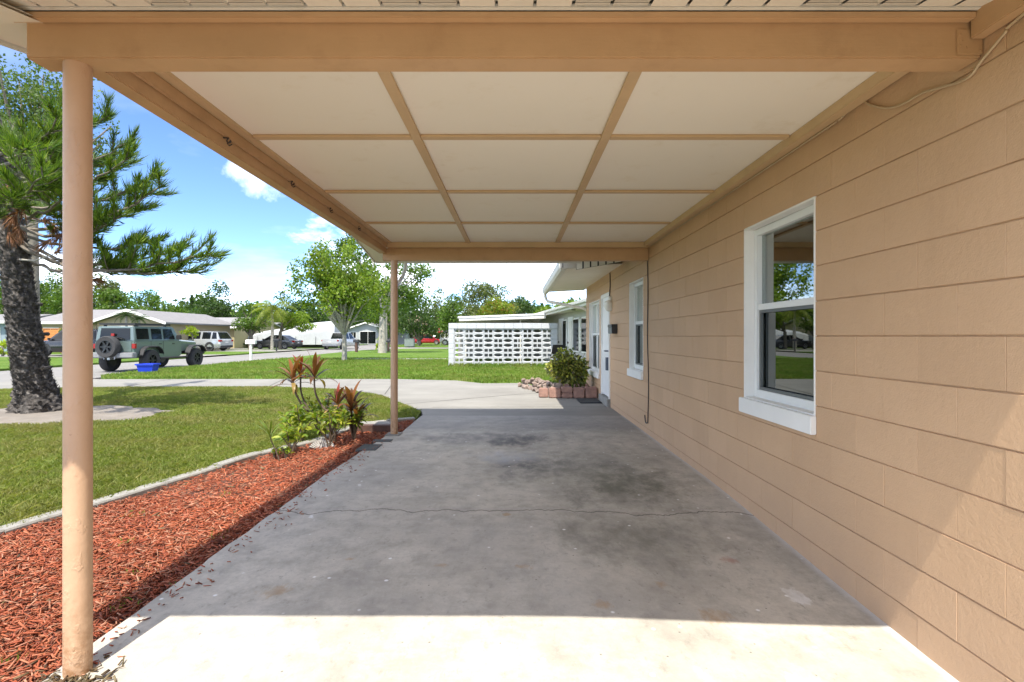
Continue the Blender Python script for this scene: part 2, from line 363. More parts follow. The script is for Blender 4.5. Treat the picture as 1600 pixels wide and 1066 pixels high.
def left_edge(y):
    for (a, xa), (b, xb) in zip(EDGE, EDGE[1:]):
        if a <= y <= b: return xa+(xb-xa)*(y-a)/(b-a)
    return EDGE[-1][1]
def sm(t): t = max(0, min(1, t)); return t*t*(3-2*t)
def slab_z(x, y): return -.075*sm(max(0, x)/1.757)*sm((4.9-y)/2.9)
ys = sorted(set([-6, -4, -2, -.5, .5, 1.2]+[1.6+.2*i for i in range(35)]+[1.93, 2.94, 3.72, 4.87, 6.35, 6.7, 6.75, 8.44]))
random.seed(3)
jit = {round(y, 3): random.uniform(-.009, .009) if 2 < y < 6.3 else 0 for y in ys}
gridstrip('carport_slab', lambda y: left_edge(y)+jit.get(round(y, 3), 0), lambda y: 1.80, ys, 14, slab_z, K['slab'])

def ground_poly(name, pts, z, mat, depth=.3, kind='structure'):
    mb = MB(); mb.prism([(p[0], p[1]) for p in pts], z-depth, z); return mb.build(name, mat, kind=kind)
MB().box((-600, -200, -.9), (600, 900, -.30)).build('ground', K['soil'], kind='structure')
# the horseshoe drive from carport to street
DRIVE = [(-1.5, 8.46), (1.78, 8.46), (1.78, 11.0), (1.3, 11.35), (.85, 11.9), (.30, 14.4), (-.9, 14.3), (-1.7, 15.2), (-3.6, 15.75), (-7, 15.75), (-12.6, 15.7), (-14.6, 16.6), (-14.6, 11.6), (-12.4, 12.9), (-10, 13.35), (-6.3, 13.45), (-4.2, 12.75), (-2.95, 11.5), (-2.1, 9.9), (-1.62, 9.0)]
ground_poly('driveway', DRIVE, -.004, K['drive'])
def joint(a, b, w=.022):
    a, b = Vector(a), Vector(b); t = (b-a).normalized(); n = Vector((-t.y, t.x, 0))*w/2; z = Vector((0, 0, .004))
    mb = MB(); mb.quad(a-n+z, b-n+z, b+n+z, a+n+z); o = mb.build('joint', K['soil2']); o.parent = bpy.data.objects['driveway']
K['soil2'] = paint('joint dirt', (.06, .055, .045), .4, 12, .9)
joint((-2.15, 9.85, -.004), (-.02, 11.5, -.004)); joint((-.02, 11.5, -.004), (.8, 12.0, -.004)); joint((-3.6, 15.7, -.004), (-2.9, 11.55, -.004)); joint((-7, 15.7, -.004), (-6.4, 13.5, -.004)); joint((-10.4, 15.65, -.004), (-10.1, 13.4, -.004)); joint((-1.5, 9.45, -.004), (1.75, 9.5, -.004), .016)
# curb of the mulch bed, as a line on the ground
CURB = [(-3.75, 1.0), (-3.62, 2.2), (-3.42, 3.43), (-3.27, 3.95), (-3.12, 4.51), (-2.97, 5.1), (-2.84, 5.66), (-2.52, 6.35), (-2.40, 6.9), (-2.28, 7.55), (-1.95, 7.95), (-1.58, 8.15)]
ISLAND = [(-1.56, 8.2), (-1.62, 8.95), (-2.1, 9.85), (-2.95, 11.42), (-4.2, 12.65), (-6.3, 13.35), (-10, 13.25), (-12.4, 12.8), (-14.4, 11.6), (-14.4, -12), (-3.9, -12), (-3.85, 0)] + CURB[:-1]
ground_poly('lawn_island', ISLAND, -.012, K['turf'])
BED = [(-1.76, -12), (-1.76, 0), (-1.76, 2.17), (-1.76, 4.87), (-1.685, 6.35), (-1.55, 6.72), (-1.55, 8.1)] + CURB[::-1] + [(-3.85, 0), (-3.9, -12)]
ground_poly('mulch_bed', BED, -.05, K['soil'])
FRONT = [(.30, 14.46), (-.9, 14.36), (-1.7, 15.26), (-3.6, 15.82), (-7, 15.82), (-12.5, 15.76), (-13.6, 17.0), (-13.9, 20), (-13.9, 30), (-14.4, 40), (-14.6, 50), (-13.3, 54), (-11, 56), (40, 57), (40, 9), (9.5, 9), (9.5, 12.8), (1.77, 12.8), (1.77, 11.05), (1.35, 11.4), (.9, 11.95)]
ground_poly('front_lawn', FRONT, -.010, K['turf2'])
ground_poly('street', [(-21, -60), (-14.2, -60), (-14.2, 40), (-14.8, 50), (-13.5, 54.2), (-11, 56.2), (70, 57.2), (70, 66), (-10, 65.5), (-16, 68), (-19, 74), (-19, 140), (-26, 140), (-24, 74), (-21, 60)], -.11, K['road'], .15)
ground_poly('far_lawn', [(-20.8, -60), (-20.8, 60), (-24, 75), (-26, 140), (-300, 300), (-300, -60)], -.02, K['turf2'])
ground_poly('corner_lawn', [(-9.5, 65.8), (70, 66.5), (300, 140), (0, 400), (-18.8, 140), (-18.8, 75), (-15.6, 68.5)], -.02, K['turf2'])
ground_poly('side_lawn', [(-14.3, -60), (-14.3, -12), (-1.6, -12), (-1.6, -6.05), (1.8, -6.05), (1.8, -60)], -.012, K['turf'])
ground_poly('driveway_across', [(-20.8, 45.2), (-20.8, 50.5), (-38, 50.5), (-38, 45.2)], -.012, K['drive'], .1)
ground_poly('driveway_far_side', [(-20.8, 33.0), (-20.8, 37.5), (-38, 37.5), (-38, 33.0)], -.012, K['drive'], .1)
ground_poly('driveway_sedan', [(-20.8, 51.8), (-20.8, 57.0), (-34, 57.0), (-34, 51.8)], -.012, K['drive'], .1)
ground_poly('sidewalk_strip', [(-9.3, 29.4), (-2.4, 29.4), (-2.4, 30.5), (-9.3, 30.5)], .004, K['drive'], .05)
random.seed(11)
sp = []
for k in range(40):
    a = 2*math.pi*k/40; r = 1+.16*random.uniform(-1, 1)
    sp.append((-8.0+2.0*r*math.cos(a), 8.65+1.05*r*math.sin(a)))
ground_poly('sand_patch', sp, -.006, K['sand'], .02)
PATCH = sp
# ------------------------------------------------------------------ house
WX = 1.757
house = thing('house', 'tan painted block house with white trimmed windows along the right of the carport', 'house', (WX, 5, 0))
house_inv = Matrix.Translation((-WX, -5, 0))
def hp(name, mb, mat, parent=house, **k):       # part of the house, given in world metres
    o = mb.build(name, mat, None, **k); attach(o, parent); return o
def attach(o, parent):
    o.parent = parent
    o.matrix_parent_inverse = world(parent).inverted()
def world(o): return (world(o.parent) @ o.matrix_parent_inverse if o.parent else Matrix.Identity(4)) @ o.matrix_basis
Z0, CH, BL = -.129, .2032, .4064
WINS = [dict(y0=3.02, y1=3.955, z0=.822, z1=2.11), dict(y0=7.06, y1=7.91, z0=.80, z1=2.10), dict(y0=10.7, y1=12.16, z0=.52, z1=2.06)]
DOOR = dict(y0=9.5, y1=10.42, z0=-.02, z1=2.11)
OPEN = [(w['y0'], w['y1'], w['z0']-.01, w['z1']) for w in WINS]+[(DOOR['y0'], DOOR['y1'], -.5, DOOR['z1'])]
def subtract(r, openings):
    rs = [r]
    for o in openings:
        out = []
        for (a, b, c, d) in rs:
            if o[0] >= b or o[1] <= a or o[2] >= d or o[3] <= c: out.append((a, b, c, d)); continue
            if a < o[0]: out.append((a, o[0], c, d))
            if o[1] < b: out.append((o[1], b, c, d))
            m0, m1 = max(a, o[0]), min(b, o[1])
            if c < o[2]: out.append((m0, m1, c, o[2]))
            if o[3] < d: out.append((m0, m1, o[3], d))
        rs = out
    return [q for q in rs if q[1]-q[0] > .012 and q[3]-q[2] > .012]
mb = MB()
for (a, b, c, d) in subtract((-6, 12.68, -.4, 2.75), OPEN): mb.box((WX+.0078, a, c), (WX+.19, b, d))
hp('wall', mb, K['wall'])
mb = MB(); mb.box((WX+.19, 12.49, -.4), (9.2, 12.67, 2.75)); mb.box((WX+.19, -6, -.4), (9.2, -5.82, 2.75)); mb.box((9.0, -5.82, -.4), (9.2, 12.49, 2.75))
hp('side_walls', mb, K['wall'])
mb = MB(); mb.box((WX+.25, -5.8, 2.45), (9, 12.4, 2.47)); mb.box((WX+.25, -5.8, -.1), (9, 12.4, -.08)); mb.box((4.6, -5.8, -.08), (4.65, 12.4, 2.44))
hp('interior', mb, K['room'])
cache = {}
def block_mesh(w, h, ends):
    key = (round(w, 4), round(h, 4), ends)
    if key in cache: return cache[key]
    # front face plane x=0, chamfers run back to x=.011 (bed joints deep, end joints shallow)
    cy, cz, e = (.0020 if ends else .0012), .0042, .0012
    f = [(0, cy, cz), (0, w-cy, cz), (0, w-cy, h-cz), (0, cy, h-cz)]
    g = [(.0012, e*.3, cz), (.0012, w-e*.3, cz), (.0012, w-e*.3, h-cz), (.0012, e*.3, h-cz)]
    bk = [(.0075, e*.3, e), (.0075, w-e*.3, e), (.0075, w-e*.3, h-e), (.0075, e*.3, h-e)]
    V = f+g+bk
    Fc = [(0, 3, 2, 1), (0, 1, 5, 4), (1, 2, 6, 5), (2, 3, 7, 6), (3, 0, 4, 7), (4, 5, 9, 8), (5, 6, 10, 9), (6, 7, 11, 10), (7, 4, 8, 11)]
    me = bpy.data.meshes.new('block'); me.from_pydata(V, [], Fc); me.materials.append(K['wall']); cache[key] = me; return me
random.seed(5)
BEND = 6.2
for k in range(14):
    zb = Z0+k*CH; zt = min(zb+CH, 2.69)
    off = 2.053 if k % 2 else 2.256
    j0 = int(math.floor((-.6-off)/BL)); y = off+j0*BL
    spans = []
    while y < BEND: spans.append((y, y+BL, True)); y += BL
    spans.append((y, 12.68, False))
    for (a, b, blk) in spans:
        for (p, q, c, d) in subtract((a, b, zb, zt), OPEN):
            o = link('block' if blk else 'block_course', block_mesh(q-p, d-c, blk), None)
            o.location = (WX+(random.uniform(-.0012, .0012) if blk else 0), p, c); attach(o, house)
# windows
def window(w, mull=False, near=False):
    y0, y1, z0, z1 = w['y0'], w['y1'], w['z0'], w['z1']
    D = .085
    root = None
    mb = MB()                          # white painted reveal
    t = .012
    mb.box((WX-.004, y0, z0), (WX+D, y0+t, z1)); mb.box((WX-.004, y1-t, z0), (WX+D, y1, z1))
    mb.box((WX-.004, y0+t, z1-t), (WX+D, y1-t, z1)); mb.box((WX-.002, y0+t, z0), (WX+D, y1-t, z0+t))
    fr = hp('window', mb, K['white'], bevel=.002, seg=1)
    mb = MB(); mb.box((WX-.035, y0-.012, z0-.105), (WX+.0, y1+.02, z0+.004)); mb.box((WX-.002, y0+.001, z0-.004), (WX+D-.01, y1-.001, z0+.006))
    hp('sill', mb, K['white'], fr, bevel=.004)
    mb = MB(); X0, X1 = WX+D-.015, WX+D+.06; a, b, c, d = y0+t, y1-t, z0+t, z1-t; f = .048
    mb.box((X0, a, c), (X1, a+f, d)); mb.box((X0, b-f, c), (X1, b, d)); mb.box((X0, a+f, d-f), (X1, b-f, d)); mb.box((X0, a+f, c), (X1, b-f, c+f*1.2))
    zm = c+(d-c)*.535
    mb.box((X0+.006, a+f, zm-.022), (X1, b-f, zm+.022))
    if mull: ym = (a+b)/2; mb.box((X0-.004, ym-.05, c+f*1.2), (X1-.002, ym+.05, zm-.022)); mb.box((X0-.004, ym-.05, zm+.022), (X1-.002, ym+.05, d-f))
    hp('frame', mb, K['vinyl'], fr, bevel=.003)
    parts = [(a+f, b-f)] if not mull else [(a+f, ym-.05), (ym+.05, b-f)]
    for (p, q) in parts:
        hp('pane', MB().box((WX+D+.022, p, zm+.022), (WX+D+.027, q, d-f)), K['glass'], fr)
        hp('pane', MB().box((WX+D+.03, p, c+f*1.2), (WX+D+.035, q, zm-.022)), K['glassdark'], fr)
        s = MB(); g = .022; x0, x1 = WX+D+.002, WX+D+.02; e, h = c+f*1.2, zm-.022
        s.box((x0, p, e), (x1, p+g, h)); s.box((x0, q-g, e), (x1, q, h)); s.box((x0, p+g, e), (x1, q-g, e+g)); s.box((x0, p+g, h-g), (x1, q-g, h))
        hp('screen_frame', s, K['screen'], fr)
        s = MB(); z = c+.07
        while z < d-.06: s.quad((WX+D+.075, p, z), (WX+D+.098, p, z+.011), (WX+D+.098, q, z+.011), (WX+D+.075, q, z)); z += .0265
        hp('blind', s, K['blind'], fr, kind='stuff')
for i, w in enumerate(WINS): window(w, i == 2)
# front door
mb = MB(); y0, y1, z1 = DOOR['y0'], DOOR['y1'], DOOR['z1']
mb.box((WX-.02, y0, .14), (WX+.12, y0+.07, z1)); mb.box((WX-.02, y1-.07, .14), (WX+.12, y1, z1)); mb.box((WX-.02, y0+.07, z1-.07), (WX+.12, y1-.07, z1))
dr = hp('door', mb, K['white'], bevel=.004)
mb = MB(); mb.box((WX+.0, y0+.07, .16), (WX+.045, y1-.07, z1-.07)); mb.box((WX-.008, y0+.16, .28), (WX+.0, y1-.16, 1.0)); mb.box((WX-.008, y0+.16, 1.15), (WX+.0, y1-.16, z1-.18))
hp('door_leaf', mb, K['vinyl'], dr, bevel=.004)
mb = MB(); mb.box((WX-.05, y0+.12, .66), (WX+.0, y0+.22, .90)); mb.tube([(WX-.07, y0+.14, 1.02), (WX-.07, y0+.22, 1.02)], .012); mb.tube([(WX, y0+.14, 1.02), (WX-.07, y0+.14, 1.02)], .014)
hp('handle', mb, paint('blue grey metal', (.09, .11, .15), .1, 5, .4), dr)
hp('threshold', MB().box((WX-.06, y0-.03, -.1), (WX+.13, y1+.03, .14)), K['curb'], dr, bevel=.008)
# eaves, soffit and roof of the wing beyond the carport
EX, EZ = .86, 2.43
mb = MB(); mb.poly([(EX, 8.42, EZ), (WX+.02, 8.42, 2.475), (WX+.02, 13.25, 2.475), (EX, 13.25, EZ)]); mb.poly([(EX, 13.25, EZ+.012), (WX+.02, 13.25, 2.487), (WX+.02, 8.42, 2.487), (EX, 8.42, EZ+.012)])
hp('soffit', mb, K['soffit'])
gp = [(EX-.02, EZ+.10), (EX-.02, EZ-.04), (EX-.045, EZ-.06), (EX-.10, EZ-.06), (EX-.13, EZ-.02), (EX-.14, EZ+.09), (EX-.125, EZ+.10)]
mb = MB(); mb.loft([[(x, y, z) for x, z in gp] for y in (8.40, 13.3)]); gut = hp('gutter', mb, K['whitegrey'])
hp('fascia', MB().box((EX-.018, 8.40, EZ-.03), (EX+.0, 13.28, EZ+.13)), K['whitegrey'])
hp('downspout', MB().tube([(EX-.08, 13.2, EZ-.05), (EX-.07, 13.2, EZ-.15), (EX-.02, 13.19, EZ-.24), (WX-.05, 12.74, 1.98), (WX+.05, 12.72, 1.9), (WX+.06, 12.72, .1)], .038, 8), K['whitegrey'], smooth=True)
mb = MB(); mb.loft([[(EX-.13, y, EZ+.11), (EX+.02, y, EZ+.11), (5.2, y, 3.62), (9.7, y, EZ+.11), (9.85, y, EZ+.11), (5.2, y, 3.78)] for y in (7.55, 13.4)])
mb.loft([[(1.80, y, z) for y, z in ((1.1, 2.52), (4.5, 3.28), (7.85, 2.56), (7.85, 2.60), (4.5, 3.42), (1.1, 2.62))], [(9.8, y, z) for y, z in ((1.1, 2.52), (4.5, 3.28), (7.85, 2.56), (7.85, 2.60), (4.5, 3.42), (1.1, 2.62))]])
mb.box((1.80, -6.4, 2.76), (9.6, 1.05, 2.86))
hp('roof', mb, K['shingle'])
# ribbed gable filler between carport and wing eave
mb = MB(); nrib = 7; mk = MB(); mk.quad((1.0, 8.40, 2.375), (1.76, 7.85, 2.445), (1.76, 7.85, 2.62), (1.0, 8.40, 2.62)); hp('rib_backing', mk, K['black'])
hp('gutter_end', MB().box((.74, 8.36, 2.39), (1.0, 8.39, 2.53)), K['whitegrey'], bevel=.01)
for k in range(nrib):
    u0, u1 = k/nrib, (k+1)/nrib
    P = lambda u, top: (1.0+.76*u, 8.36-.55*u, (2.62 if top else 2.375+.07*u))
    mb = MB(); mb.quad(P(u0, 0), P(u1-.028, 0), P(u1-.028, 1), P(u0, 1)); hp('rib', mb, K['soffit'])
# ------------------------------------------------------------------ carport
cp = thing('carport', 'tan timber carport with cream panelled ceiling standing on two round posts', 'carport', (0, 4.4, 0))
def pp(name, mb, mat, parent=cp, **k):
    o = mb.build(name, mat, None, **k); attach(o, parent); return o
CZ = 2.52
nb = MB().box((-1.835, 1.94, 2.334), (1.752, 2.045, 2.50)); beam = pp('beam', nb, K['beam'], bevel=.006)
pp('beam_trim', MB().box((-1.875, 1.90, 2.464), (1.70, 1.938, 2.487)), K['beam'], beam, bevel=.004)
pp('bracket', MB().box((1.655, 1.934, 2.345), (1.752, 1.9395, 2.44)), K['beam'], beam, bevel=.002)
mb = MB()
for (x, z) in ((1.67, 2.42), (1.675, 2.40), (1.67, 2.378), (1.692, 2.372), (1.742, 2.36)): mb.lathe([(.0035, 1.931), (.0035, 1.9345)], 'y', 8, (x, 0, z))
pp('bolt', mb, K['beam'], beam)
fb = pp('beam', MB().box((-1.725, 6.76, 2.286), (1.752, 6.86, 2.445)), K['beam'], bevel=.005)
pp('beam_trim', MB().box((-1.66, 6.70, 2.447), (1.74, 6.79, 2.515)), K['batten'], fb, bevel=.004)
sb = pp('beam', MB().box((-1.765, 2.047, 2.375), (-1.675, 6.758, 2.53)), K['beam'], bevel=.006)
pp('beam_trim', MB().box((-1.673, 2.047, 2.44), (-1.648, 6.70, 2.50)), K['beam'], sb, bevel=.004)
pp('beam_trim', MB().box((-1.674, 2.047, 2.5005), (-1.60, 6.70, 2.525)), K['batten'], sb, bevel=.003)
pp('wall_trim', MB().box((1.68, 2.047, 2.46), (1.750, 6.70, 2.52)), K['batten'], bevel=.004)
pp('wall_trim', MB().box((1.70, .6, 2.40), (1.752, 1.93, 2.52)), K['beam'], bevel=.004)
ptp = [(.0455, -.08), (.0455, .5), (.045, 1.5), (.045, 2.334)]
pp('post', MB().lathe(ptp, 'z', 40, (-1.682, 1.992, 0)), K['post'], smooth=True)
ps = pp('post', MB().lathe([(.047, -.02), (.0465, 1.), (.0465, 2.286)], 'z', 32, (-1.585, 6.81, 0)), K['post'], smooth=True)
pp('base_pad', MB().box((-1.69, 6.70, -.1), (-1.49, 6.93, .012)), K['curb'], ps, bevel=.01)
xs = [-1.62, -.60, .555, 1.70]; ysj = [2.0, 3.165, 4.36, 5.56, 6.72]
for i in range(3):
    for j in range(4):
        pp('ceiling_panel', MB().box((xs[i]+.004, ysj[j]+.004, CZ+random.uniform(-.001, .001)), (xs[i+1]-.004, ysj[j+1]-.004, CZ+.012)), K['ceil'])
for x in xs[1:3]:
    pp('batten', MB().box((x-.028, 2.047, CZ-.021), (x+.028, 6.70, CZ-.002)), K['batten'], bevel=.002, seg=1)
for y in ysj[1:4]:
    for i in range(3):
        pp('batten', MB().box((xs[i]+.03, y-.026, CZ-.018), (xs[i+1]-.03, y+.026, CZ-.002)), K['batten'], bevel=.002, seg=1)
# gable roof deck over the carport, rake and eave soffits
RX = -2.1
def rz(y): return 2.29+.22*(y-1.14) if y < 4.5 else 3.03-(y-4.5)*(3.03-2.42)/3.3
mb = MB()
prof = [(1.12, rz(1.14)+.06), (4.5, 3.10), (7.82, 2.50), (7.82, 2.56), (4.5, 3.20), (1.12, rz(1.14)+.13)]
mb.loft([[(RX-.02, y, z) for y, z in prof], [(1.79, y, z) for y, z in prof]]); pp('roof', mb, K['shingle'])
mb = MB()
for (a, b) in ((1.14, 4.5), (4.5, 7.8)):
    mb.quad((RX, a, rz(a)), (-1.768, a, rz(a)), (-1.768, b, rz(b)), (RX, b, rz(b)))
    mb.quad((RX, a, rz(a)+.012), (RX, b, rz(b)+.012), (-1.768, b, rz(b)+.012), (-1.768, a, rz(a)+.012))
pp('rake_soffit', mb, K['soffit'])
mb = MB()
pr = [(1.12, rz(1.14)-.02), (4.5, rz(4.5)-.02), (7.82, rz(7.8)-.02), (7.82, 2.56), (4.5, 3.20), (1.12, rz(1.14)+.13)]
mb.loft([[(RX-.02, y, z) for y, z in pr], [(RX-.002, y, z) for y, z in pr]]); pp('rake_fascia', mb, K['whitegrey'])
mb = MB(); mb.box((-1.76, 2.05, 2.532), (-1.70, 6.76, 2.62)); mb.poly([(-1.73, 2.05, 2.62), (-1.73, 6.76, 2.62), (-1.73, 4.5, 3.05)]); pp('gable_wall', mb, K['soffit'])
# ribbed soffit boards over the near eave, with their vent slots
def sofz(y): return 2.492+.18*(y-1.88)
x = -1.86; k = 0; pitch = .1385
ventm = Mat('vent slots', .6); 
while x < 1.70:
    vent = (k in (4, 5, 6, 7, 10, 11, 15, 16, 21, 22, 23))
    mb = MB(); a, b = x, min(x+pitch-.012, 1.70)
    if vent:
        n = 9; yy = [1.16+(1.88-1.16)*q/60 for q in range(61)]
        for q in range(60):
            y0, y1 = yy[q], yy[q+1]; g = (y1-y0)*.62
            mb.quad((a, y0, sofz(y0)), (b, y0, sofz(y0)), (b, y0+g, sofz(y0+g)), (a, y0+g, sofz(y0+g)))
    else:
        mb.quad((a, 1.14, sofz(1.14)), (b, 1.14, sofz(1.14)), (b, 1.882, sofz(1.882)), (a, 1.882, sofz(1.882)))
    mb.quad((b, 1.14, sofz(1.14)), (b+.004, 1.14, sofz(1.14)+.016), (b+.004, 1.874, sofz(1.874)+.016), (b, 1.874, sofz(1.874)))
    mb.quad((b+.004, 1.14, sofz(1.14)+.016), (b+.012, 1.14, sofz(1.14)+.016), (b+.012, 1.874, sofz(1.874)+.016), (b+.004, 1.874, sofz(1.874)+.016))
    pp('soffit_board', mb, K['soffit']); x += pitch; k += 1
mb = MB(); mb.quad((-1.86, 1.14, sofz(1.14)+.05), (1.75, 1.14, sofz(1.14)+.05), (1.75, 1.9, sofz(1.9)+.05), (-1.86, 1.9, sofz(1.9)+.05)); pp('soffit_backing', mb, K['black'])
pp('soffit_channel', MB().box((-1.86, 1.884, 2.4885), (1.70, 1.90, 2.503)), K['whitegrey'])
pp('fascia', MB().box((RX, 1.12, 2.352), (1.79, 1.14, 2.43)), K['whitegrey'])
# far eave: soffit boards, gutter and downspout
mb = MB()
for k in range(26):
    a = RX+.02+k*.145; b = min(a+.135, 1.74)
    mb.quad((a, 6.862, 2.56), (b, 6.862, 2.56), (b, 7.78, 2.425), (a, 7.78, 2.425)); mb.quad((b, 6.862, 2.572), (b+.01, 6.862, 2.572), (b+.01, 7.78, 2.437), (b, 7.78, 2.437))
pp('far_soffit', mb, K['soffit'])
mb = MB(); gp = [(7.80, 2.53), (7.80, 2.42), (7.83, 2.405), (7.88, 2.405), (7.91, 2.44), (7.92, 2.53)]
mb.loft([[(x, y, z) for y, z in gp] for x in (RX, 1.0)]); gt = pp('gutter', mb, K['whitegrey'])
pp('downspout', MB().tube([(-1.66, 7.86, 2.42), (-1.66, 7.86, 2.33), (-1.67, 7.75, 2.2), (-1.63, 7.05, 1.95), (-1.622, 6.95, 1.88), (-1.622, 6.94, .04)], .03, 8), K['whitegrey'], smooth=True)
for px in (709, 792, 880):
    x = (px-VX)*7.9/F; lab_ = {709: 'leftmost', 792: 'middle', 880: 'rightmost'}[px]
    o = MB().tube([(x, 7.95, 2.44), (x, 7.95, 2.375), (x, 7.965, 2.355), (x, 7.98, 2.365)], .006, 6).build('hanger_hook', K['iron']); tag(o, lab_+' thin dark hook hanging under the far carport gutter', 'hook', 'hooks hanging under the far eave')
for n_, (px, py) in enumerate(((357, 222), (457, 288), (517, 329), (561, 357))):
    d = -1.645*F/(px-VX); z = H-(py-VY)*d/F; x = -1.645
    o = MB().tube([(x-.03, d, z+.024), (x+.002, d, z+.022)]+[(x+.004+.012*math.cos(a), d-.002, z+.006+.013*math.sin(a)) for a in [1.6+i*.6 for i in range(9)]]+[(x-.006, d-.002, z-.012), (x+.006, d-.002, z-.022), (x+.022, d-.002, z-.014)], .0042, 6).build('cup_hook', K['iron'], smooth=True)
    tag(o, ['nearest black cup hook screwed into the left carport beam, biggest of four', 'second nearest black cup hook on the left carport beam', 'third cup hook along the left carport beam, beside the ceiling batten', 'farthest cup hook on the left beam, near its far corner'][n_], 'hook', 'black cup hooks on the left beam')
# cables on the wall
pts = [(1.71, 1.36, 2.43)]+[(WX-.010, 1411.6/(px-VX), H-(py-VY)*1411.6/(px-VX)/F) for px, py in ((1592, 28), (1570, 52), (1548, 78), (1533, 96), (1518, 117), (1500, 128), (1470, 137), (1440, 146), (1410, 163), (1385, 169), (1360, 164), (1342, 159))]+[(1.742, 2.78, 2.451)]
def smoothpts(p, n=6):
    P = [Vector(q) for q in p]; out = []
    for i in range(len(P)-1):
        a, b, c, d = P[max(i-1, 0)], P[i], P[i+1], P[min(i+2, len(P)-1)]
        for k in range(n):
            t = k/n; out.append(.5*((2*b)+(c-a)*t+(2*a-5*b+4*c-d)*t*t+(3*b-a-3*c+d)*t**3))
    return out+[P[-1]]
cab = MB().tube(smoothpts(pts), .0055, 6).build('cable', K['cable'], smooth=True); tag(cab, 'thin tan cable drooping across the top of the block wall near the front beam', 'cable')
MB().tube([(1.69, 1.30, 2.45), (1.712, 1.37, 2.435)], .014, 10).build('plug', K['black'], cab)
mb = MB().tube([(1.742, 2.80, 2.452), (1.742, 4.5, 2.451), (1.742, 6.69, 2.450)], .005, 6); o = mb.build('cable', K['cable'], smooth=True); tag(o, 'tan cable running straight under the wall trim beneath the carport ceiling', 'cable')
o = MB().tube(smoothpts([(WX-.012, 6.80, 2.44), (WX-.008, 6.78, 1.9), (WX-.012, 6.79, 1.3), (WX-.006, 6.76, .7), (WX-.012, 6.77, .22), (WX-.014, 6.80, .155), (WX-.014, 6.88, .15), (WX-.012, 6.92, .2), (WX-.012, 6.93, .24)]), .007, 6).build('cable', K['iron'], smooth=True)
tag(o, 'dark cable hanging straight down the tan wall, ending in a hook curl', 'cable')
o = MB().tube(smoothpts([(WX-.01, 9.47, 2.46), (WX-.012, 9.45, 2.2), (WX-.03, 9.42, 2.0), (WX-.03, 9.42, 1.9)]), .009, 6).build('cable', K['iron'], smooth=True)
tag(o, 'short dark wire from the white soffit down to the lamp by the door', 'cable')
# lamp, letterbox, door mat
lm = thing('wall_lamp', 'pale twin-head flood lamp on the tan wall above the front door edge', 'lamp', (WX, 9.42, 1.95))
def lp(name, mb, mat, **k): o = mb.build(name, mat, lm, **k); return o
lm.scale = (1.4, 1.4, 1.4)
lp('base', MB().lathe([(.055, -.03), (.055, 0.)], 'x', 16), K['whitegrey'])
for s in (-1, 1):
    h = lp('lamp_head', MB().lathe([(.02, 0), (.05, .03), (.062, .09), (.055, .12)], 'z', 16), K['chrome'], smooth=True)
    h.location = (-.06, s*.07, -.02); h.rotation_euler = (s*-.5+math.pi, -.6, 0)
lp('arm', MB().tube([(-.02, 0, 0), (-.06, -.07, -.02)], .012).tube([(-.02, 0, 0), (-.06, .07, -.02)], .012), K['whitegrey'])
mbx = thing('letterbox', 'black wall letterbox with pale front sheen mounted on the tan wall beside the door', 'mailbox', (WX, 9.0, 1.34))
MB().prism_x([(-.18, 0), (.18, 0), (.18, .15), (-.18, .15)], -.095, -.003).build('body', K['black'], mbx, bevel=.006)
MB().box((-.104, -.185, .11), (-.002, .185, .162)).build('lid', K['black'], mbx, bevel=.004)
MB().box((-.099, -.15, .01), (-.0955, .18, .1)).build('front_sheen', K['screen'], mbx)  # grey sheet stands in for light reflected off the black front
o = MB().box((1.27, 9.98, 0), (1.69, 10.68, .018)).build('door_mat', paint('dark rubber mat', (.03, .032, .033), .3, 20, .9, 90, .6, .004), bevel=.004); tag(o, 'dark rubber door mat lying on the concrete in front of the planter blocks', 'mat')
# ------------------------------------------------------------------ mulch chips, edging, grass
def inpoly(P, poly):
    x, y = P[:, 0], P[:, 1]; r = np.zeros(len(P), bool); n = len(poly)
    for i in range(n):
        (x1, y1), (x2, y2) = poly[i][:2], poly[(i+1) % n][:2]
        if y1 == y2: continue
        r ^= ((y1 > y) != (y2 > y)) & (x < (x2-x1)*(y-y1)/(y2-y1)+x1)
    return r
def scatter(n, box, poly, holes=()):
    P = rng.uniform((box[0], box[1]), (box[2], box[3]), (n, 2)); k = inpoly(P, poly)
    for h in holes: k &= ~inpoly(P, h)
    return P[k]
def chips(P, zbase, Lr, Wr, name, mat, pile=.035):
    n = len(P); a = rng.uniform(0, 2*np.pi, n); tilt = rng.normal(0, .28, n); roll = rng.normal(0, .5, n)
    l = rng.uniform(*Lr, n)*.5; w = rng.uniform(*Wr, n)*.5; t = rng.uniform(.002, .005, n)*.5
    z = zbase+rng.uniform(0, pile, n)
    u = np.stack([np.cos(a)*np.cos(tilt), np.sin(a)*np.cos(tilt), np.sin(tilt)], 1)
    v0 = np.stack([-np.sin(a), np.cos(a), np.zeros(n)], 1); w0 = np.cross(u, v0)
    v = v0*np.cos(roll)[:, None]+w0*np.sin(roll)[:, None]; ww = np.cross(u, v)
    c = np.stack([P[:, 0], P[:, 1], z], 1)
    V = []
    for sz in (-1, 1):
        for su, sv, tp in ((-1, -1, .45), (1, -1, .8), (1, 1, .55), (-1, 1, .9)):
            V.append(c+u*(su*l)[:, None]+v*(sv*w*tp)[:, None]+ww*(sz*t)[:, None])
    V = np.stack(V, 1).reshape(-1, 3)
    q = np.array([(0,3,2,1),(4,5,6,7),(0,1,5,4),(1,2,6,5),(2,3,7,6),(3,0,4,7)])
    Fq = (np.arange(n)[:, None, None]*8+q[None]).reshape(-1, 4)
    return npmesh(name, V, Fq, mat, kind='stuff')
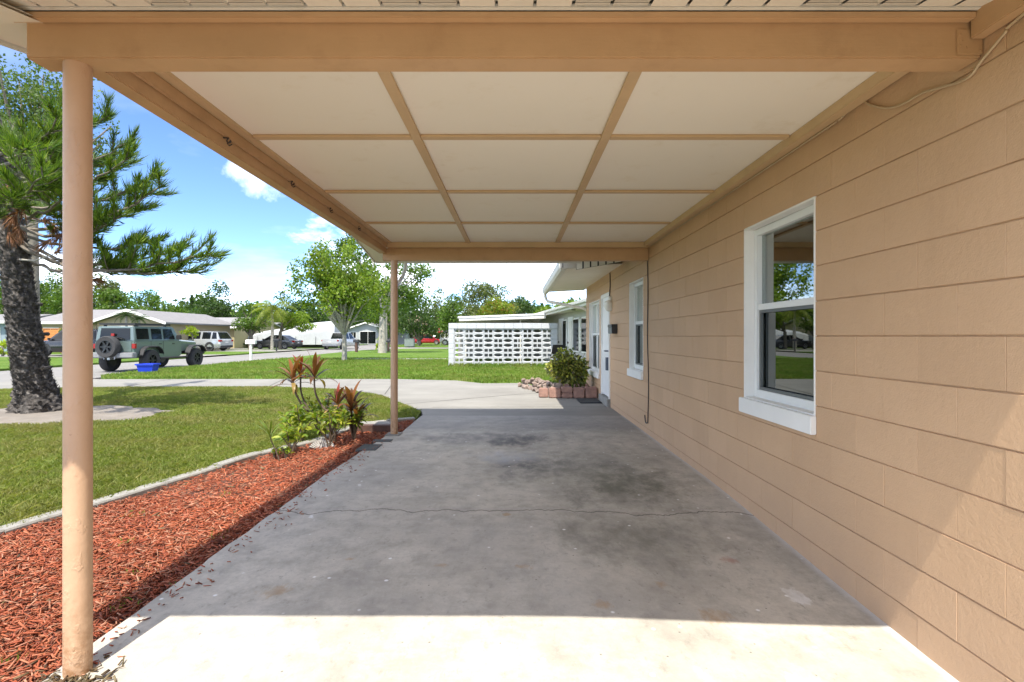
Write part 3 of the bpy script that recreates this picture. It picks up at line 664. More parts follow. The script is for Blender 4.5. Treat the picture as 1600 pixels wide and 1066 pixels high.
K['chip'] = leafmat('red wood mulch', [(.20, .045, .02), (.34, .08, .034), (.42, .115, .048), (.30, .068, .03), (.48, .18, .09), (.38, .095, .04), (.13, .04, .022), (.50, .26, .16), (.35, .085, .04)], .0, .75)
P = np.concatenate([scatter(44000, (-3.8, .9, -1.5, 4.2), BED), scatter(13000, (-3.3, 4.2, -1.5, 8.1), BED)])
Ps = np.stack([-1.75+np.abs(rng.normal(0, .09, 220)), rng.uniform(1.6, 6.4, 220)], 1)
tag(chips(Ps, .002, (.012, .04), (.004, .009), 'spilled_chips', K['chip'], .006), 'stray red mulch chips spilled over the edge of the concrete slab', 'mulch', kind='stuff')
tag(chips(P, -.045, (.012, .07), (.003, .011), 'mulch_chips', K['chip']), 'red shredded bark mulch covering the bed beside the concrete', 'mulch', kind='stuff')
# little weeds and dead leaves on the bed
K['litter'] = leafmat('dead leaves', [(.10, .06, .028), (.17, .11, .05), (.06, .04, .02), (.22, .18, .10)], .1, .7)
P = np.concatenate([rng.normal((-1.67, 1.90), (.09, .06), (190, 2))]); P2_ = scatter(170, (-3.6, 1., -1.5, 7.5), BED)
tag(chips(P2_, -.03, (.03, .07), (.012, .03), 'leaf_litter', K['litter'], .02), 'scattered dry leaves lying on the red mulch', 'leaves', kind='stuff')
tag(chips(P, .002, (.015, .045), (.006, .016), 'leaf_litter', K['litter'], .012), 'dry brown leaf litter gathered round the foot of the near post', 'leaves', kind='stuff')
edge = thing('bed_edging', 'curved grey concrete edging between red mulch and lawn', 'edging', (-3.0, 4.5, 0))
edge_inv = edge.matrix_basis.inverted()
cur = smoothpts([(x, y, 0) for x, y in CURB], 14); acc = 0; seg = [cur[0]]; k = 0
def edge_piece(seg, k):
    if len(seg) < 2: return
    rings = []; h = random.uniform(-.006, .008); w = .058
    for i, p in enumerate(seg):
        t = (seg[min(i+1, len(seg)-1)]-seg[max(i-1, 0)]).normalized(); nrm = Vector((-t.y, t.x, 0))
        rings.append([p+nrm*s*w+Vector((0, 0, z)) for s, z in ((-1, -.15), (-1.02, .0+h), (-.86, .012+h), (.86, .013+h), (1.02, .0+h), (1, -.15))])
    o = MB().loft(rings).build('edging_stone', K['curb'], None); attach(o, edge)
for a, b in zip(cur, cur[1:]):
    acc += (b-a).length; seg.append(b)
    if acc > .58: seg[-1] = b-(b-a).normalized()*.012; edge_piece(seg, k); seg = [b]; acc = 0; k += 1
edge_piece(seg, k)
def blades(P, name, mat, hr, wr, lean=.55, per=1, zb=-.014):
    n = len(P); a = rng.uniform(0, 2*np.pi, n); h = rng.uniform(*hr, n); w = rng.uniform(*wr, n)*.5
    ld = rng.uniform(0, 2*np.pi, n); ln = np.abs(rng.normal(0, lean, n))*h
    c = np.stack([P[:, 0], P[:, 1], np.full(n, zb)], 1); s = np.stack([np.cos(a), np.sin(a), np.zeros(n)], 1)*w[:, None]
    l = np.stack([np.cos(ld)*ln, np.sin(ld)*ln, np.zeros(n)], 1); up = np.array([0, 0, 1.])
    m = c+l*.35+up*(h*.6)[:, None]; t = c+l+up*h[:, None]
    V = np.stack([c-s, c+s, m+s*.8, t, m-s*.8], 1).reshape(-1, 3)
    i = np.arange(n)[:, None]*5
    return npmesh(name, V, np.concatenate([i+np.array([[0, 1, 2, 4]]), i+np.array([[4, 2, 3, 3]])]) if False else i+np.array([[0, 1, 2, 3, 4]]), mat, kind='stuff')
K['grass'] = leafmat('lawn grass', [(.13, .185, .028), (.18, .235, .04), (.23, .27, .055), (.15, .21, .032), (.27, .285, .08), (.205, .255, .048), (.33, .29, .12)], .42, .6, (.27, .24, .09))
K['grass2'] = leafmat('bright lawn grass', [(.11, .205, .022), (.15, .265, .03), (.185, .30, .042), (.125, .23, .026), (.21, .28, .055), (.26, .27, .075)], .4, .6, (.24, .26, .07))
def visible(P, m=1.2): return P[(P[:, 0] > -P[:, 1]*1.35-m)]
isl = [p for p in ISLAND if True]
P1 = visible(scatter(165000, (-7.8, 3.0, -1.5, 7.5), isl, (PATCH,))); P2 = visible(scatter(170000, (-14.5, 7.5, -1.5, 13.5), isl, (PATCH,)))
Pn = rng.normal(0, 1, (2600, 2))
tag(blades(P1, 'grass', K['grass'], (.014, .056), (.005, .010), 1.1), 'short olive green grass of the lawn beside the mulch bed', 'grass', kind='stuff')
tag(blades(P2, 'grass', K['grass'], (.022, .05), (.007, .013), 1.0), 'sunny mown grass between the horseshoe drive and the bed', 'grass', kind='stuff')
holes = ([(-9.3, 29.4), (-2.4, 29.4), (-2.4, 30.5), (-9.3, 30.5)],)
P3 = scatter(150000, (-14, 14.3, 2, 31), FRONT, holes); P3 = P3[P3[:, 1] < rng.uniform(15, 34, len(P3))]
Pb = scatter(9000, (-13, 14, .6, 17), FRONT)
tag(blades(P3, 'grass', K['grass2'], (.05, .11), (.016, .028), .7), 'bright green grass of the lawn before the pierced screen wall', 'grass', kind='stuff')
# taller tufts growing up against the screen wall
Pw = np.stack([rng.uniform(-2.8, 1.8, 1500), rng.normal(21.75, .12, 1500)], 1)
tag(blades(Pw, 'grass', K['grass2'], (.10, .24), (.015, .026), .35), 'long unmown grass along the foot of the white screen wall', 'grass', kind='stuff')
# weeds in the mulch
Pw = np.concatenate([rng.normal(c, (.035, .035), (14, 2)) for c in [(-2.1, 2.9), (-2.3, 2.2), (-1.95, 3.4), (-2.6, 2.5), (-2.5, 3.3), (-3.1, 2.4), (-1.75, 2.75), (-2.8, 3.8), (-2.05, 2.1), (-2.4, 4.3), (-3.2, 3.1), (-1.9, 2.55)]])
tag(blades(Pw, 'weeds', K['grass2'], (.02, .04), (.004, .008), 1., zb=-.03), 'small green weeds poking through the red mulch', 'weeds', kind='stuff')

# ------------------------------------------------------------------ bed plants
def leaf_mesh(name, L_, W_, mat, droop=.5, up=.9, fold=.25, n=6):
    """lance leaf along +y from the origin, arching"""
    V = []; Fc = []
    y = z = 0; ang = up
    for i in range(n+1):
        t = i/n; w = W_*.5*max(.02, math.sin(math.pi*min(1, (t*.93+.07)))**.8)
        V += [(-w, y, z+w*fold), (0, y, z), (w, y, z+w*fold)]
        y += math.cos(ang)*L_/n; z += math.sin(ang)*L_/n; ang -= droop*2/n*(t+.3)
    for i in range(n):
        for j in (0, 1): a = i*3+j; Fc.append((a, a+1, a+4, a+3))
    me = bpy.data.meshes.new(name); me.from_pydata(V, [], Fc); me.shade_smooth(); me.materials.append(mat); return me
K['ti'] = [leafmat('ti leaf bronze', [(.10, .045, .02), (.13, .06, .022)], .3, .35), leafmat('ti leaf orange', [(.24, .10, .035), (.21, .085, .03)], .35, .35), leafmat('ti leaf dark', [(.06, .045, .025), (.09, .04, .03)], .25, .3), leafmat('ti leaf red', [(.27, .04, .02), (.24, .04, .02)], .35, .35), leafmat('ti leaf tan', [(.32, .21, .07), (.28, .19, .06)], .3, .4)]
K['stem'] = paint('brown plant stem', (.10, .07, .045), .25, 30, .8)
TL = [leaf_mesh('leaf', .36, .056, m, dr, up) for m, dr, up in ((K['ti'][0], .7, 1.25), (K['ti'][1], 1.0, 1.0), (K['ti'][2], .8, 1.1), (K['ti'][3], .5, 1.35), (K['ti'][4], 1.7, .7), (K['ti'][0], 1.1, .8), (K['ti'][1], .6, 1.3))]
def ti_plant(label, base, stems, seed, sc=1):
    random.seed(seed)
    t = thing('ti_plant', label, 'plant', base)
    for pts, nl, s in stems:
        pts = [Vector(p)-Vector(base) for p in pts]
        MB().tube(smoothpts(pts, 5), [.016-.006*i/(5*(len(pts)-1)) for i in range(5*(len(pts)-1)+1)], 7).build('stem', K['stem'], t, smooth=True)
        for k in range(nl):
            u = k/nl; me = random.choice([TL[4], TL[5], TL[1]]) if u < .3 else random.choice([TL[0], TL[2], TL[1], TL[5], TL[6]]) if u < .8 else random.choice([TL[0], TL[3], TL[6]])
            o = link('leaf', me, None, t); o.location = pts[-1]+Vector((0, 0, -.05+.10*u))
            q = s*random.uniform(.8, 1.1); o.scale = (q, q, q); o.rotation_euler = (random.uniform(-.15, .2)-(.55*(1-u)), 0, k*2.4+random.uniform(-.3, .3))
    return t
B = lambda px, py, d: tuple(at(px, py, d))
g0 = B(524, 682, 6.5); g0 = (g0[0], 6.5, -.04)
ti_plant('taller ti plant with bronze and orange leaf rosettes on three bare leaning stems', g0,
    [([g0, B(500, 655, 6.5), B(478, 640, 6.48), B(462, 615, 6.46), B(458, 596, 6.45)], 17, .98), ([g0, B(512, 662, 6.55), B(486, 645, 6.6), B(471, 615, 6.6), B(470, 586, 6.6)], 13, .82), ([g0, B(522, 650, 6.4), B(506, 638, 6.4), B(493, 615, 6.4), B(491, 590, 6.4)], 15, .95)], 3)
g1 = (at(552, 676, 6.75)[0], 6.75, -.04)
ti_plant('shorter dark bronze ti plant with two low rosettes near the far post', g1,
    [([g1, B(550, 656, 6.6), B(549, 640, 6.55)], 19, 1.0), ([g1, B(545, 652, 6.55), B(534, 638, 6.5), B(527, 634, 6.5)], 14, .9), ([g1, B(556, 664, 6.6), B(558, 652, 6.6)], 12, .9)], 9)
K['croton'] = leafmat('croton leaves', [(.09, .17, .014), (.15, .24, .018), (.29, .32, .025), (.06, .12, .015), (.19, .27, .022), (.34, .34, .04), (.04, .075, .016)], .3, .35)
K['codark'] = leafmat('dark variegated leaves', [(.07, .10, .025), (.12, .16, .035), (.42, .42, .07), (.20, .25, .045), (.09, .11, .05), (.48, .46, .10), (.12, .10, .08), (.34, .37, .055)], .25, .35)
def leaf_cloud(name, pts, nrm, L_, W_, mat, parent, bend=.25, rand=.6):
    """6-vertex bent leaves at pts pointing along nrm"""
    n = len(pts); d = nrm+rng.normal(0, rand, (n, 3)); d /= np.linalg.norm(d, axis=1)[:, None]
    s = np.cross(d, rng.normal(0, 1, (n, 3))); s /= np.linalg.norm(s, axis=1)[:, None]; u = np.cross(s, d)
    l = rng.uniform(.7, 1.2, n)[:, None]*L_; w = rng.uniform(.75, 1.2, n)[:, None]*W_*.5
    dr = np.array([0, 0, -1.])*bend*l
    V = np.stack([pts, pts+d*l*.35-s*w, pts+d*l*.35+s*w, pts+d*l*.72-s*w*.85+dr*.4, pts+d*l*.72+s*w*.85+dr*.4, pts+d*l+dr], 1).reshape(-1, 3)
    i = np.arange(n)[:, None]*6
    F4 = np.concatenate([i+np.array([[0, 2, 1, 1]]), i+np.array([[1, 2, 4, 3]]), i+np.array([[3, 4, 5, 5]])])
    me = bpy.data.meshes.new(name)
    tri = np.concatenate([i+np.array([[0, 2, 1]]), i+np.array([[1, 2, 4]]), i+np.array([[1, 4, 3]]), i+np.array([[3, 4, 5]])])
    return npmesh(name, V, tri, mat, parent)
def croton(label, base, r, h, n, seed, mat=None, L_=.10, W_=.028, name='croton', group=None, leafy=(.3, 1.), bush=False):
    global rng
    keep = rng; rng = np.random.default_rng(seed); random.seed(seed)
    t = thing(name, label, 'plant', base, 0, group); mb = MB(); tips = []
    for k in range(9):
        a = random.uniform(0, 6.28); rr = r*random.uniform(.15, .9); top = Vector((rr*math.cos(a), rr*math.sin(a), h*random.uniform(.55, 1.)))
        mid = Vector((top.x*.35, top.y*.35, top.z*.5)); mb.tube([(0, 0, -.03), mid, top], [.010, .008, .004], 5); tips.append((mid, top))
    mb.build('stems', K['stem'], t)
    pts = []; nr = []
    for k in range(n):
        m_, tp = tips[k % len(tips)]; u = rng.uniform(*leafy); p = np.array(m_)*(1-u)+np.array(tp)*u; dv = rng.normal(0, 1, 3); dv[2] = abs(dv[2])*.8+.3
        dv /= np.linalg.norm(dv); pts.append(p+dv*r*.12); nr.append(dv)
    if bush:
        pts = []; nr = []
        for k in range(46):
            v = rng.normal(0, 1, 3); v /= np.linalg.norm(v); q = np.array([0, 0, h*.52])+v*np.array([r, r*.85, h*.48])*rng.uniform(.35, .85); m = n//46; u = rng.normal(0, 1, (m, 3)); u /= np.linalg.norm(u, axis=1)[:, None]
            pts += list(q+u*rng.uniform(.3, 1, m)[:, None]*.17); nr += list(u*.8+np.array([0, 0, .35])+v*.4)
        keepz = [i for i, p in enumerate(pts) if p[2] > .0]; pts = [pts[i] for i in keepz]; nr = [nr[i] for i in keepz]
    o = leaf_cloud('foliage', np.array(pts), np.array(nr), L_, W_, mat or K['croton'], t, .3, .35)
    rng = keep; return t
for (px, py, d, r, h, n, lab, sd) in [
    (470, 690, 6.35, .24, .46, 190, 'lime green croton in front of the tall ti plant stems', 1),
    (455, 703, 5.85, .17, .30, 120, 'low yellow green croton at the front beside the curved edging', 2),
    (515, 690, 6.15, .24, .42, 190, 'yellow splashed croton in the middle of the bed, behind the pale shell', 3),
    (553, 684, 6.6, .21, .36, 150, 'green croton at the foot of the shorter ti plant', 4),
    (500, 676, 6.75, .22, .50, 150, 'upright light green croton between the two ti plants', 5)]:
    p = gnd(px, py, -.03); p = at(px, py, d); croton(lab, (p.x, d, -.03), r*1.0, h*1.08, int(n*1.15), sd, group='croton shrubs in the mulch bed')
t = thing('seedling', 'small spindly plant with thin green leaves on one bare stem by the edging', 'plant', (at(437, 716, 5.5)[0], 5.5, -.04))
b0 = t.location
MB().tube([(0, 0, 0), (-.04, 0, .12), (-.09, 0, .22), (-.105, 0, .30)], [.008, .007, .006, .004], 6).build('stem', K['stem'], t, smooth=True)
K['thin'] = leafmat('thin green leaf', [(.08, .14, .02), (.14, .20, .03)], .3, .4)
tm = leaf_mesh('leaf', .24, .02, K['thin'], .6, 1.1)
for k in range(13): o = link('leaf', tm, None, t); o.location = (-.10, 0, .24+.004*k); o.rotation_euler = (-.3+.02*k, 0, k*2.4); s = random.uniform(.7, 1.1); o.scale = (s, s, s)
for (px, py, lab) in ((428, 708, 'tiny leafy weed beside the edging stones left of the seedling'), (447, 712, 'tiny leafy weed just right of the seedling stem')):
    p = at(px, py, 5.6); croton(lab, (p.x, 5.6, -.03), .09, .12, 45, px, L_=.05, W_=.022, name='weed', leafy=(.0, 1.))
# fan shaped shell
t = thing('garden_shell', 'pale ribbed fan shaped shell ornament lying in the red mulch under the crotons', 'ornament', (at(494, 698, 6.05)[0], 6.05, -.03))
K['shell'] = paint('pale shell', (.50, .49, .46), .12, 10, .6, 40, .3, .003)
nr_ = 28; V = []; 
mb = MB(); rings = []
for i in range(6):
    r = .02+.145*i/5; ring = []
    for j in range(nr_+1):
        a = R(15+150*j/nr_); rib = .008*math.cos(j*math.pi) * (i/5)
        ring.append((-r*math.cos(a)*.9+.06, .12*math.cos(r*5)-.06+rib, r*math.sin(a)*.75))
    rings.append(ring)
bk = [[(p[0], p[1]+.012, p[2]) for p in ring] for ring in rings]
mb.loft(rings, False, False); mb.loft(bk, False, False); mb.loft([rings[-1], bk[-1]], False, False); o = mb.build('shell', K['shell'], t); o.rotation_euler = (-.5, 0, .25)
t = thing('drain_board', 'short dark red brown timber kerb lying beside the foot of the far post', 'board', (-1.93, 7.15, -.03))
MB().box((-.34, -.05, 0), (.25, .06, .10)).build('board', K['brownwood'], t, bevel=.006); MB().box((-.33, .07, .0), (.25, .30, .10)).build('slab', K['curb'], t, bevel=.012)
for n_, (px, py, w, lab) in enumerate(((575, 699, .27, 'square dark cast cover set in the slab edge, nearer of two'), (596, 688.5, .25, 'narrow dark cast cover in the slab edge close to the far post'))):
    p = gnd(px, py, .003); o = MB().box((p.x-.10, p.y-w/2*(1.2 if n_ == 0 else .55), -.02), (p.x+.13, p.y+w/2*(1.2 if n_ == 0 else .55), .006)).build('drain_cover', paint('dark cast cover', (.06, .065, .06), .3, 12, .8, 60, .4, .003), bevel=.004); tag(o, lab, 'cover')

# ------------------------------------------------------------------ planter by the door: blocks, rocks, shrub
K['pblock'] = paint('pink retaining block', (.31, .18, .14), .22, 9, .9, 45, .7, .012, dirt=((.2, .13, .10), .6))
K['rock'] = paint('pink grey rock', (.25, .19, .155), .25, 6, .9, 30, .6, .02, dirt=((.2, .13, .1), .55))
pl = thing('planter', 'low planter edged with pink retaining blocks at the house wall', 'planter', (1.4, 11.1, 0))
random.seed(4)
xb = 1.735
for (w, h, yy) in ((.255, .225, 10.82), (.235, .21, 10.80), (.235, .115, 10.82), (.235, .105, 10.82), (.245, .205, 10.84), (.20, .19, 10.93)):
    z0 = 0
    if h == .105: z0 = .118; xb += .235+.012
    o = MB().box((xb-w, yy, z0), (xb, yy+.24, z0+h)).build('planter_block', K['pblock'], None, bevel=.018, seg=2)
    o.rotation_euler = (0, 0, 0); attach(o, pl); xb -= w+.012
attach(MB().poly([(.9, 11.9, .13), (.93, 10.98, .13), (1.76, 10.98, .13), (1.76, 12.75, .13), (.9, 12.75, .13)]).build('soil', K['soil'], None) if False else (lambda m: (m.prism([(.9, 11.9), (.93, 11.0), (1.755, 11.03), (1.755, 12.7), (.9, 12.7)], -.1, .13), m.build('soil', K['soil'], None))[1])(MB()), pl)
def rock(c, r, seed, parent=None, name='rock', lab=None):
    random.seed(seed); bm = bmesh.new(); bmesh.ops.create_icosphere(bm, subdivisions=2, radius=1)
    ax = [random.uniform(.75, 1.2) for _ in range(3)]
    planes = [(Vector((random.gauss(0, 1), random.gauss(0, 1), random.gauss(0, .8))).normalized(), random.uniform(.45, .8)) for _ in range(12)]
    for v in bm.verts:
        for n, d in planes:
            e = v.co.dot(n)-d
            if e > 0: v.co -= n*e
        v.co = Vector((v.co.x*r[0]*ax[0], v.co.y*r[1]*ax[1], v.co.z*r[2]*ax[2]))
    me = bpy.data.meshes.new(name); bm.to_mesh(me); bm.free(); o = link(name, me, K['rock'], None); o.location = c; o.rotation_euler = (0, 0, random.uniform(0, 6.28)); return o
k = 0
for row, (z, n, ins) in enumerate(((.05, 13, 0), (.15, 12, .05), (.25, 9, .09))):
    for i in range(n):
        u = (i+.5*(row % 2))/12; x = .86-.72*u; y = 11.15+2.1*u**.9; 
        o = rock((x+ins+random.uniform(-.04, .04), y+ins+random.uniform(-.03, .03), z*.82+(.05*u if row else .0)), (random.uniform(.075, .115), random.uniform(.075, .115), random.uniform(.06, .085)), 100+k); attach(o, pl); k += 1
for i in range(6): o = rock((.40+.1*i, 13.1-.25*i, .16), (.11, .11, .08), 150+i); attach(o, pl)
croton('dense variegated croton bush with yellow and dark leaves in the block planter', (1.24, 11.5, .10), .47, .88, 3000, 21, K['codark'], .10, .042, 'croton_bush', bush=True)

# ------------------------------------------------------------------ vehicles
def carpaint(name, c, rough=.25, metal=.3):
    m = Mat(name, rough, .6, metal); m.color(c); m.b.inputs['Coat Weight'].default_value = .6; m.b.inputs['Coat Roughness'].default_value = .05; return m.m
K['tyre'] = paint('tyre rubber', (.035, .035, .036), .2, 20, .85, 60, .3, .004)
K['rim'] = paint('dark rim', (.05, .05, .052), .2, 8, .35, metal=.7)
K['alloy'] = paint('silver alloy rim', (.45, .45, .46), .1, 8, .3, metal=.8)
K['trim'] = paint('black plastic trim', (.022, .022, .023), .2, 8, .6)
K['tail'] = paint('red tail lens', (.28, .012, .01), .1, 8, .2)
K['plate'] = paint('white number plate', (.6, .6, .6), .05, 8, .4)
def wheel_mesh(r, w, rimr, rimmat, spokes=6):
    root = MB().lathe([(rimr, -w*.46), (r*.93, -w*.5), (r, -w*.36), (r, w*.36), (r*.93, w*.5), (rimr, w*.46), (rimr, -w*.46)], 'x', 28, cap=False)
    t = root
    rm = MB().lathe([(rimr*1.02, -w*.42), (rimr*1.02, w*.47), (rimr*.93, w*.47), (rimr*.86, w*.22), (0.02, w*.22)], 'x', 24)
    for k in range(spokes):
        a = 2*math.pi*k/spokes; c, s = math.cos(a), math.sin(a); q = rimr*.10
        P = lambda rr, e, x: (x, rr*c-e*s, rr*s+e*c)
        rm.loft([[P(rimr*.15, -q*1.4, w*.24), P(rimr*.15, q*1.4, w*.24), P(rimr*.15, q*1.4, w*.40), P(rimr*.15, -q*1.4, w*.40)], [P(rimr*.92, -q, w*.24), P(rimr*.92, q, w*.24), P(rimr*.92, q, w*.42), P(rimr*.92, -q, w*.42)]])
    rm.lathe([(rimr*.25, w*.2), (rimr*.22, w*.43), (.01, w*.44)], 'x', 12)
    return t, rm
def wheel(parent, x, y, z, r, w, rimr, rimmat):
    t, rm = wheel_mesh(r, w, rimr, rimmat); o = t.build('wheel', K['tyre'], parent, smooth=True); o.location = (x, y, z)
    rm.build('rim', rimmat, o, smooth=True)
    if x < 0: o.rotation_euler = (0, 0, math.pi)
    return o
def car(name, label, cat, loc, head, L_, Wd, Ht, paintm, kind='suv', group=None, wr=.34, rim=None, clear=.24):
    t = thing(name, label, cat, loc, head, group); hw = Wd/2; rim = rim or K['alloy']
    zb, zs = clear, Ht*.40 if kind != 'sedan' else Ht*.44
    zbelt = Ht*.60 if kind != 'sedan' else Ht*.64
    F_, B_ = L_/2, -L_/2
    hood = zbelt-.03
    st = [(F_, zb+.12, zbelt-.28, .80), (F_-.10, zb+.04, zbelt-.13, .91), (F_-.45, zb, hood-.04, .97), (F_-1.2, zb, hood, 1.), (.15, zb, zbelt, 1.), (B_+.55, zb, zbelt+.02, 1.), (B_+.12, zb+.03, zbelt+(.0 if kind != 'pickup' else 0), .96), (B_, zb+.14, zbelt-.10, .88)]
    rings = []
    for (y, z0, z1, k) in st:
        w = hw*k; rings.append([(-w*.88, y, z0), (-w, y, z0+.14), (-w, y, z0+(z1-z0)*.55), (-w*.95, y, z1-.05), (-w*.82, y, z1), (w*.82, y, z1), (w*.95, y, z1-.05), (w, y, z0+(z1-z0)*.55), (w, y, z0+.14), (w*.88, y, z0)])
    MB().loft(rings).build('body', paintm, t, smooth=True)
    cab = {'suv': (F_-1.05, F_-1.85, B_+.45, B_+.08), 'sedan': (F_-1.15, F_-2.05, B_+1.45, B_+.55), 'pickup': (F_-1.35, F_-2.1, B_+1.95, B_+1.75)}[kind]
    a, b, c, d = cab; wb, wt = hw*.90, hw*.70
    rg = lambda y, z, w: [(-wb, y, zbelt-.03), (-w, y, z), (w, y, z), (wb, y, zbelt-.03)]
    cabin = [[(-wb, a, zbelt-.04), (-wb, a, zbelt-.02), (wb, a, zbelt-.02), (wb, a, zbelt-.04)], rg(b, Ht-.03, wt), rg((b+c)/2, Ht, wt), rg(c, Ht-.05, wt), [(-wb, d, zbelt-.04), (-wb, d, zbelt-.02), (wb, d, zbelt-.02), (wb, d, zbelt-.04)]]
    MB().loft(cabin).build('cabin', paintm, t, smooth=True)
    ins = lambda p, q, u: tuple(p[i]+(q[i]-p[i])*u for i in range(3))
    def pane(A, Bq, Cq, Dq, push, nm='window'):
        cen = [sum(p[i] for p in (A, Bq, Cq, Dq))/4 for i in range(3)]; f = [ins(p, cen, .10) for p in (A, Bq, Cq, Dq)]
        f = [tuple(p[i]+push[i]*.012 for i in range(3)) for p in f]; bq = [tuple(p[i]-push[i]*.03 for i in range(3)) for p in f]
        MB().loft([bq, f]).build(nm, K['carglass'], t)
    pane((-wb, a, zbelt), (wb, a, zbelt), (wt, b, Ht-.03), (-wt, b, Ht-.03), (0, .6, .8), 'windshield')
    pane((-wb, d, zbelt), (wb, d, zbelt), (wt, c, Ht-.05), (-wt, c, Ht-.05), (0, -.8, .5), 'rear_window')
    for s in (-1, 1):
        m = (b+c)/2+.1; zt = Ht-.05
        wx = lambda y, top: s*(wt if top else wb)
        pane((s*wb, a-.15, zbelt), (s*wb, m+.04, zbelt), (s*wt, m+.04, zt), (s*wt, b-.02, zt), (s, 0, .2))
        if kind == 'pickup': pane((s*wb, m-.04, zbelt), (s*wb, c-.05, zbelt), (s*wt, c+.02, zt), (s*wt, m-.04, zt), (s, 0, .2))
        else:
            m2 = m-.95
            if m2 > c+.2:
                pane((s*wb, m-.04, zbelt), (s*wb, m2+.04, zbelt), (s*wt, m2+.04, zt), (s*wt, m-.04, zt), (s, 0, .2)); pane((s*wb, m2-.04, zbelt), (s*wb, d+.25, zbelt), (s*wt, c+.03, zt-.02), (s*wt, m2-.04, zt), (s, 0, .2))
            else: pane((s*wb, m-.04, zbelt), (s*wb, d+.45, zbelt), (s*wt, c+.03, zt-.02), (s*wt, m-.04, zt), (s, 0, .2))
        MB().box((s*(hw-.05), a-.25, zbelt), (s*(hw+.13), a-.14, zbelt+.13)).build('mirror', paintm, t, bevel=.02)
        MB().box((s*hw*.62, B_-.01, zbelt-.24), (s*hw*.95, B_+.2, zbelt-.06)).build('tail_light', K['tail'], t, bevel=.02)
        MB().box((s*hw*.55, F_-.2, zbelt-.34), (s*hw*.88, F_+.0, zbelt-.2)).build('headlight', K['chrome'], t, bevel=.02)
        for y in (F_-.92, B_+.98):
            ar = MB(); n = 14; rings = []
            for j in range(n+1):
                an = math.pi*j/n; rings.append([(s*(hw-.12), y+wr*1.2*math.cos(an), wr+wr*1.2*math.sin(an)), (s*(hw+.008), y+wr*1.2*math.cos(an), wr+wr*1.2*math.sin(an)), (s*(hw+.008), y+wr*.9*math.cos(an), wr+wr*.9*math.sin(an)), (s*(hw-.12), y+wr*.9*math.cos(an), wr+wr*.9*math.sin(an))])
            ar.loft(rings).build('wheel_arch', K['trim'], t)
            wheel(t, s*(hw-.10), y, wr, wr, .23, wr*.68, rim)
    MB().box((-hw*.85, B_-.03, zb+.05), (hw*.85, B_+.25, zb+.26)).build('bumper', K['trim'] if kind != 'pickup' else K['alloy'], t, bevel=.03)
    MB().box((-.16, B_-.022, zbelt-.34), (.16, B_+.05, zbelt-.22)).build('number_plate', K['plate'], t)
    if kind == 'pickup':
        MB().box((-hw*.78, B_+.08, zbelt-.02), (hw*.78, B_+1.7, zbelt+.012)).build('bed_cover', K['trim'], t, bevel=.01)
        MB().box((-hw*.85, B_-.015, zbelt-.42), (hw*.85, B_+.06, zbelt+.02)).build('tailgate', paintm, t, bevel=.015)
    if kind == 'suv':
        for s in (-1, 1): MB().tube([(s*wt*.85, b-.2, Ht+.03), (s*wt*.85, c, Ht+.02)], .02, 6).build('roof_rail', K['trim'], t)
    return t
ST = -.11
car('parked_suv', 'silver SUV with black rims parked in the drive across the street', 'car', (at(322, 545, 47)[0]-.4, 47, 0), R(84), 4.9, 1.95, 1.76, carpaint('silver paint', (.40, .41, .42)), 'suv', rim=K['rim'], wr=.37)
car('parked_sedan', 'dark grey sedan parked beyond the palm tree', 'car', (at(434, 545, 54.5)[0], 54.5, 0), R(80), 4.75, 1.82, 1.46, carpaint('dark grey paint', (.10, .10, .10)), 'sedan', wr=.33)
car('pickup_truck', 'silver pickup truck seen from behind on the street', 'truck', (at(527, 546, 56)[0], 57.5, ST), R(-8), 5.5, 1.98, 1.86, carpaint('pale silver paint', (.50, .50, .50)), 'pickup', wr=.4, clear=.36)
car('parked_hatchback', 'red hatchback parked beyond the lawn near the stop sign', 'car', (at(669, 541, 84)[0], 84, 0), R(-88), 4.7, 1.85, 1.58, carpaint('red paint', (.36, .015, .02)), 'suv', wr=.34)
car('white_truck', 'white pickup half hidden behind the pierced screen wall', 'truck', (at(716, 541, 78)[0], 78, 0), R(82), 5.4, 1.95, 1.86, carpaint('white paint', (.62, .62, .62)), 'pickup', wr=.4, clear=.36)
car('black_suv', 'black SUV parked by the orange fence, behind the near post', 'car', (at(122, 550, 35.5)[0], 35.5, 0), R(88), 4.7, 1.93, 1.78, carpaint('black paint', (.012, .013, .018)), 'suv', rim=K['rim'], wr=.38)
# off-roader, built piece by piece (rear axle at y=0)
J = thing('offroad_car', 'grey green off-roader with spare wheel and roof rack parked on the street', 'car', (-15.62, 21.0, ST))
JP = carpaint('grey green paint', (.125, .17, .155), .3, .25)
def jp(n, mb, m, p=J, **k): return mb.build(n, m, p, **k)
jp('body', MB().prism_x([(-.78, .62), (-.80, 1.22), (2.05, 1.22), (2.05, .60), (1.9, .52), (.62, .52), (.5, .75), (-.3, .75), (-.45, .62)], -.79, .79), JP, bevel=.03)
jp('hood', MB().loft([[(-.70, 2.04, .75), (-.72, 2.04, 1.20), (-.60, 2.04, 1.27), (.60, 2.04, 1.27), (.72, 2.04, 1.20), (.70, 2.04, .75)], [(-.60, 3.36, .72), (-.62, 3.36, 1.12), (-.52, 3.36, 1.19), (.52, 3.36, 1.19), (.62, 3.36, 1.12), (.60, 3.36, .72)]]), JP, bevel=.02)
jp('grille', MB().box((-.56, 3.37, .74), (.56, 3.42, 1.14)), K['trim'], bevel=.02)
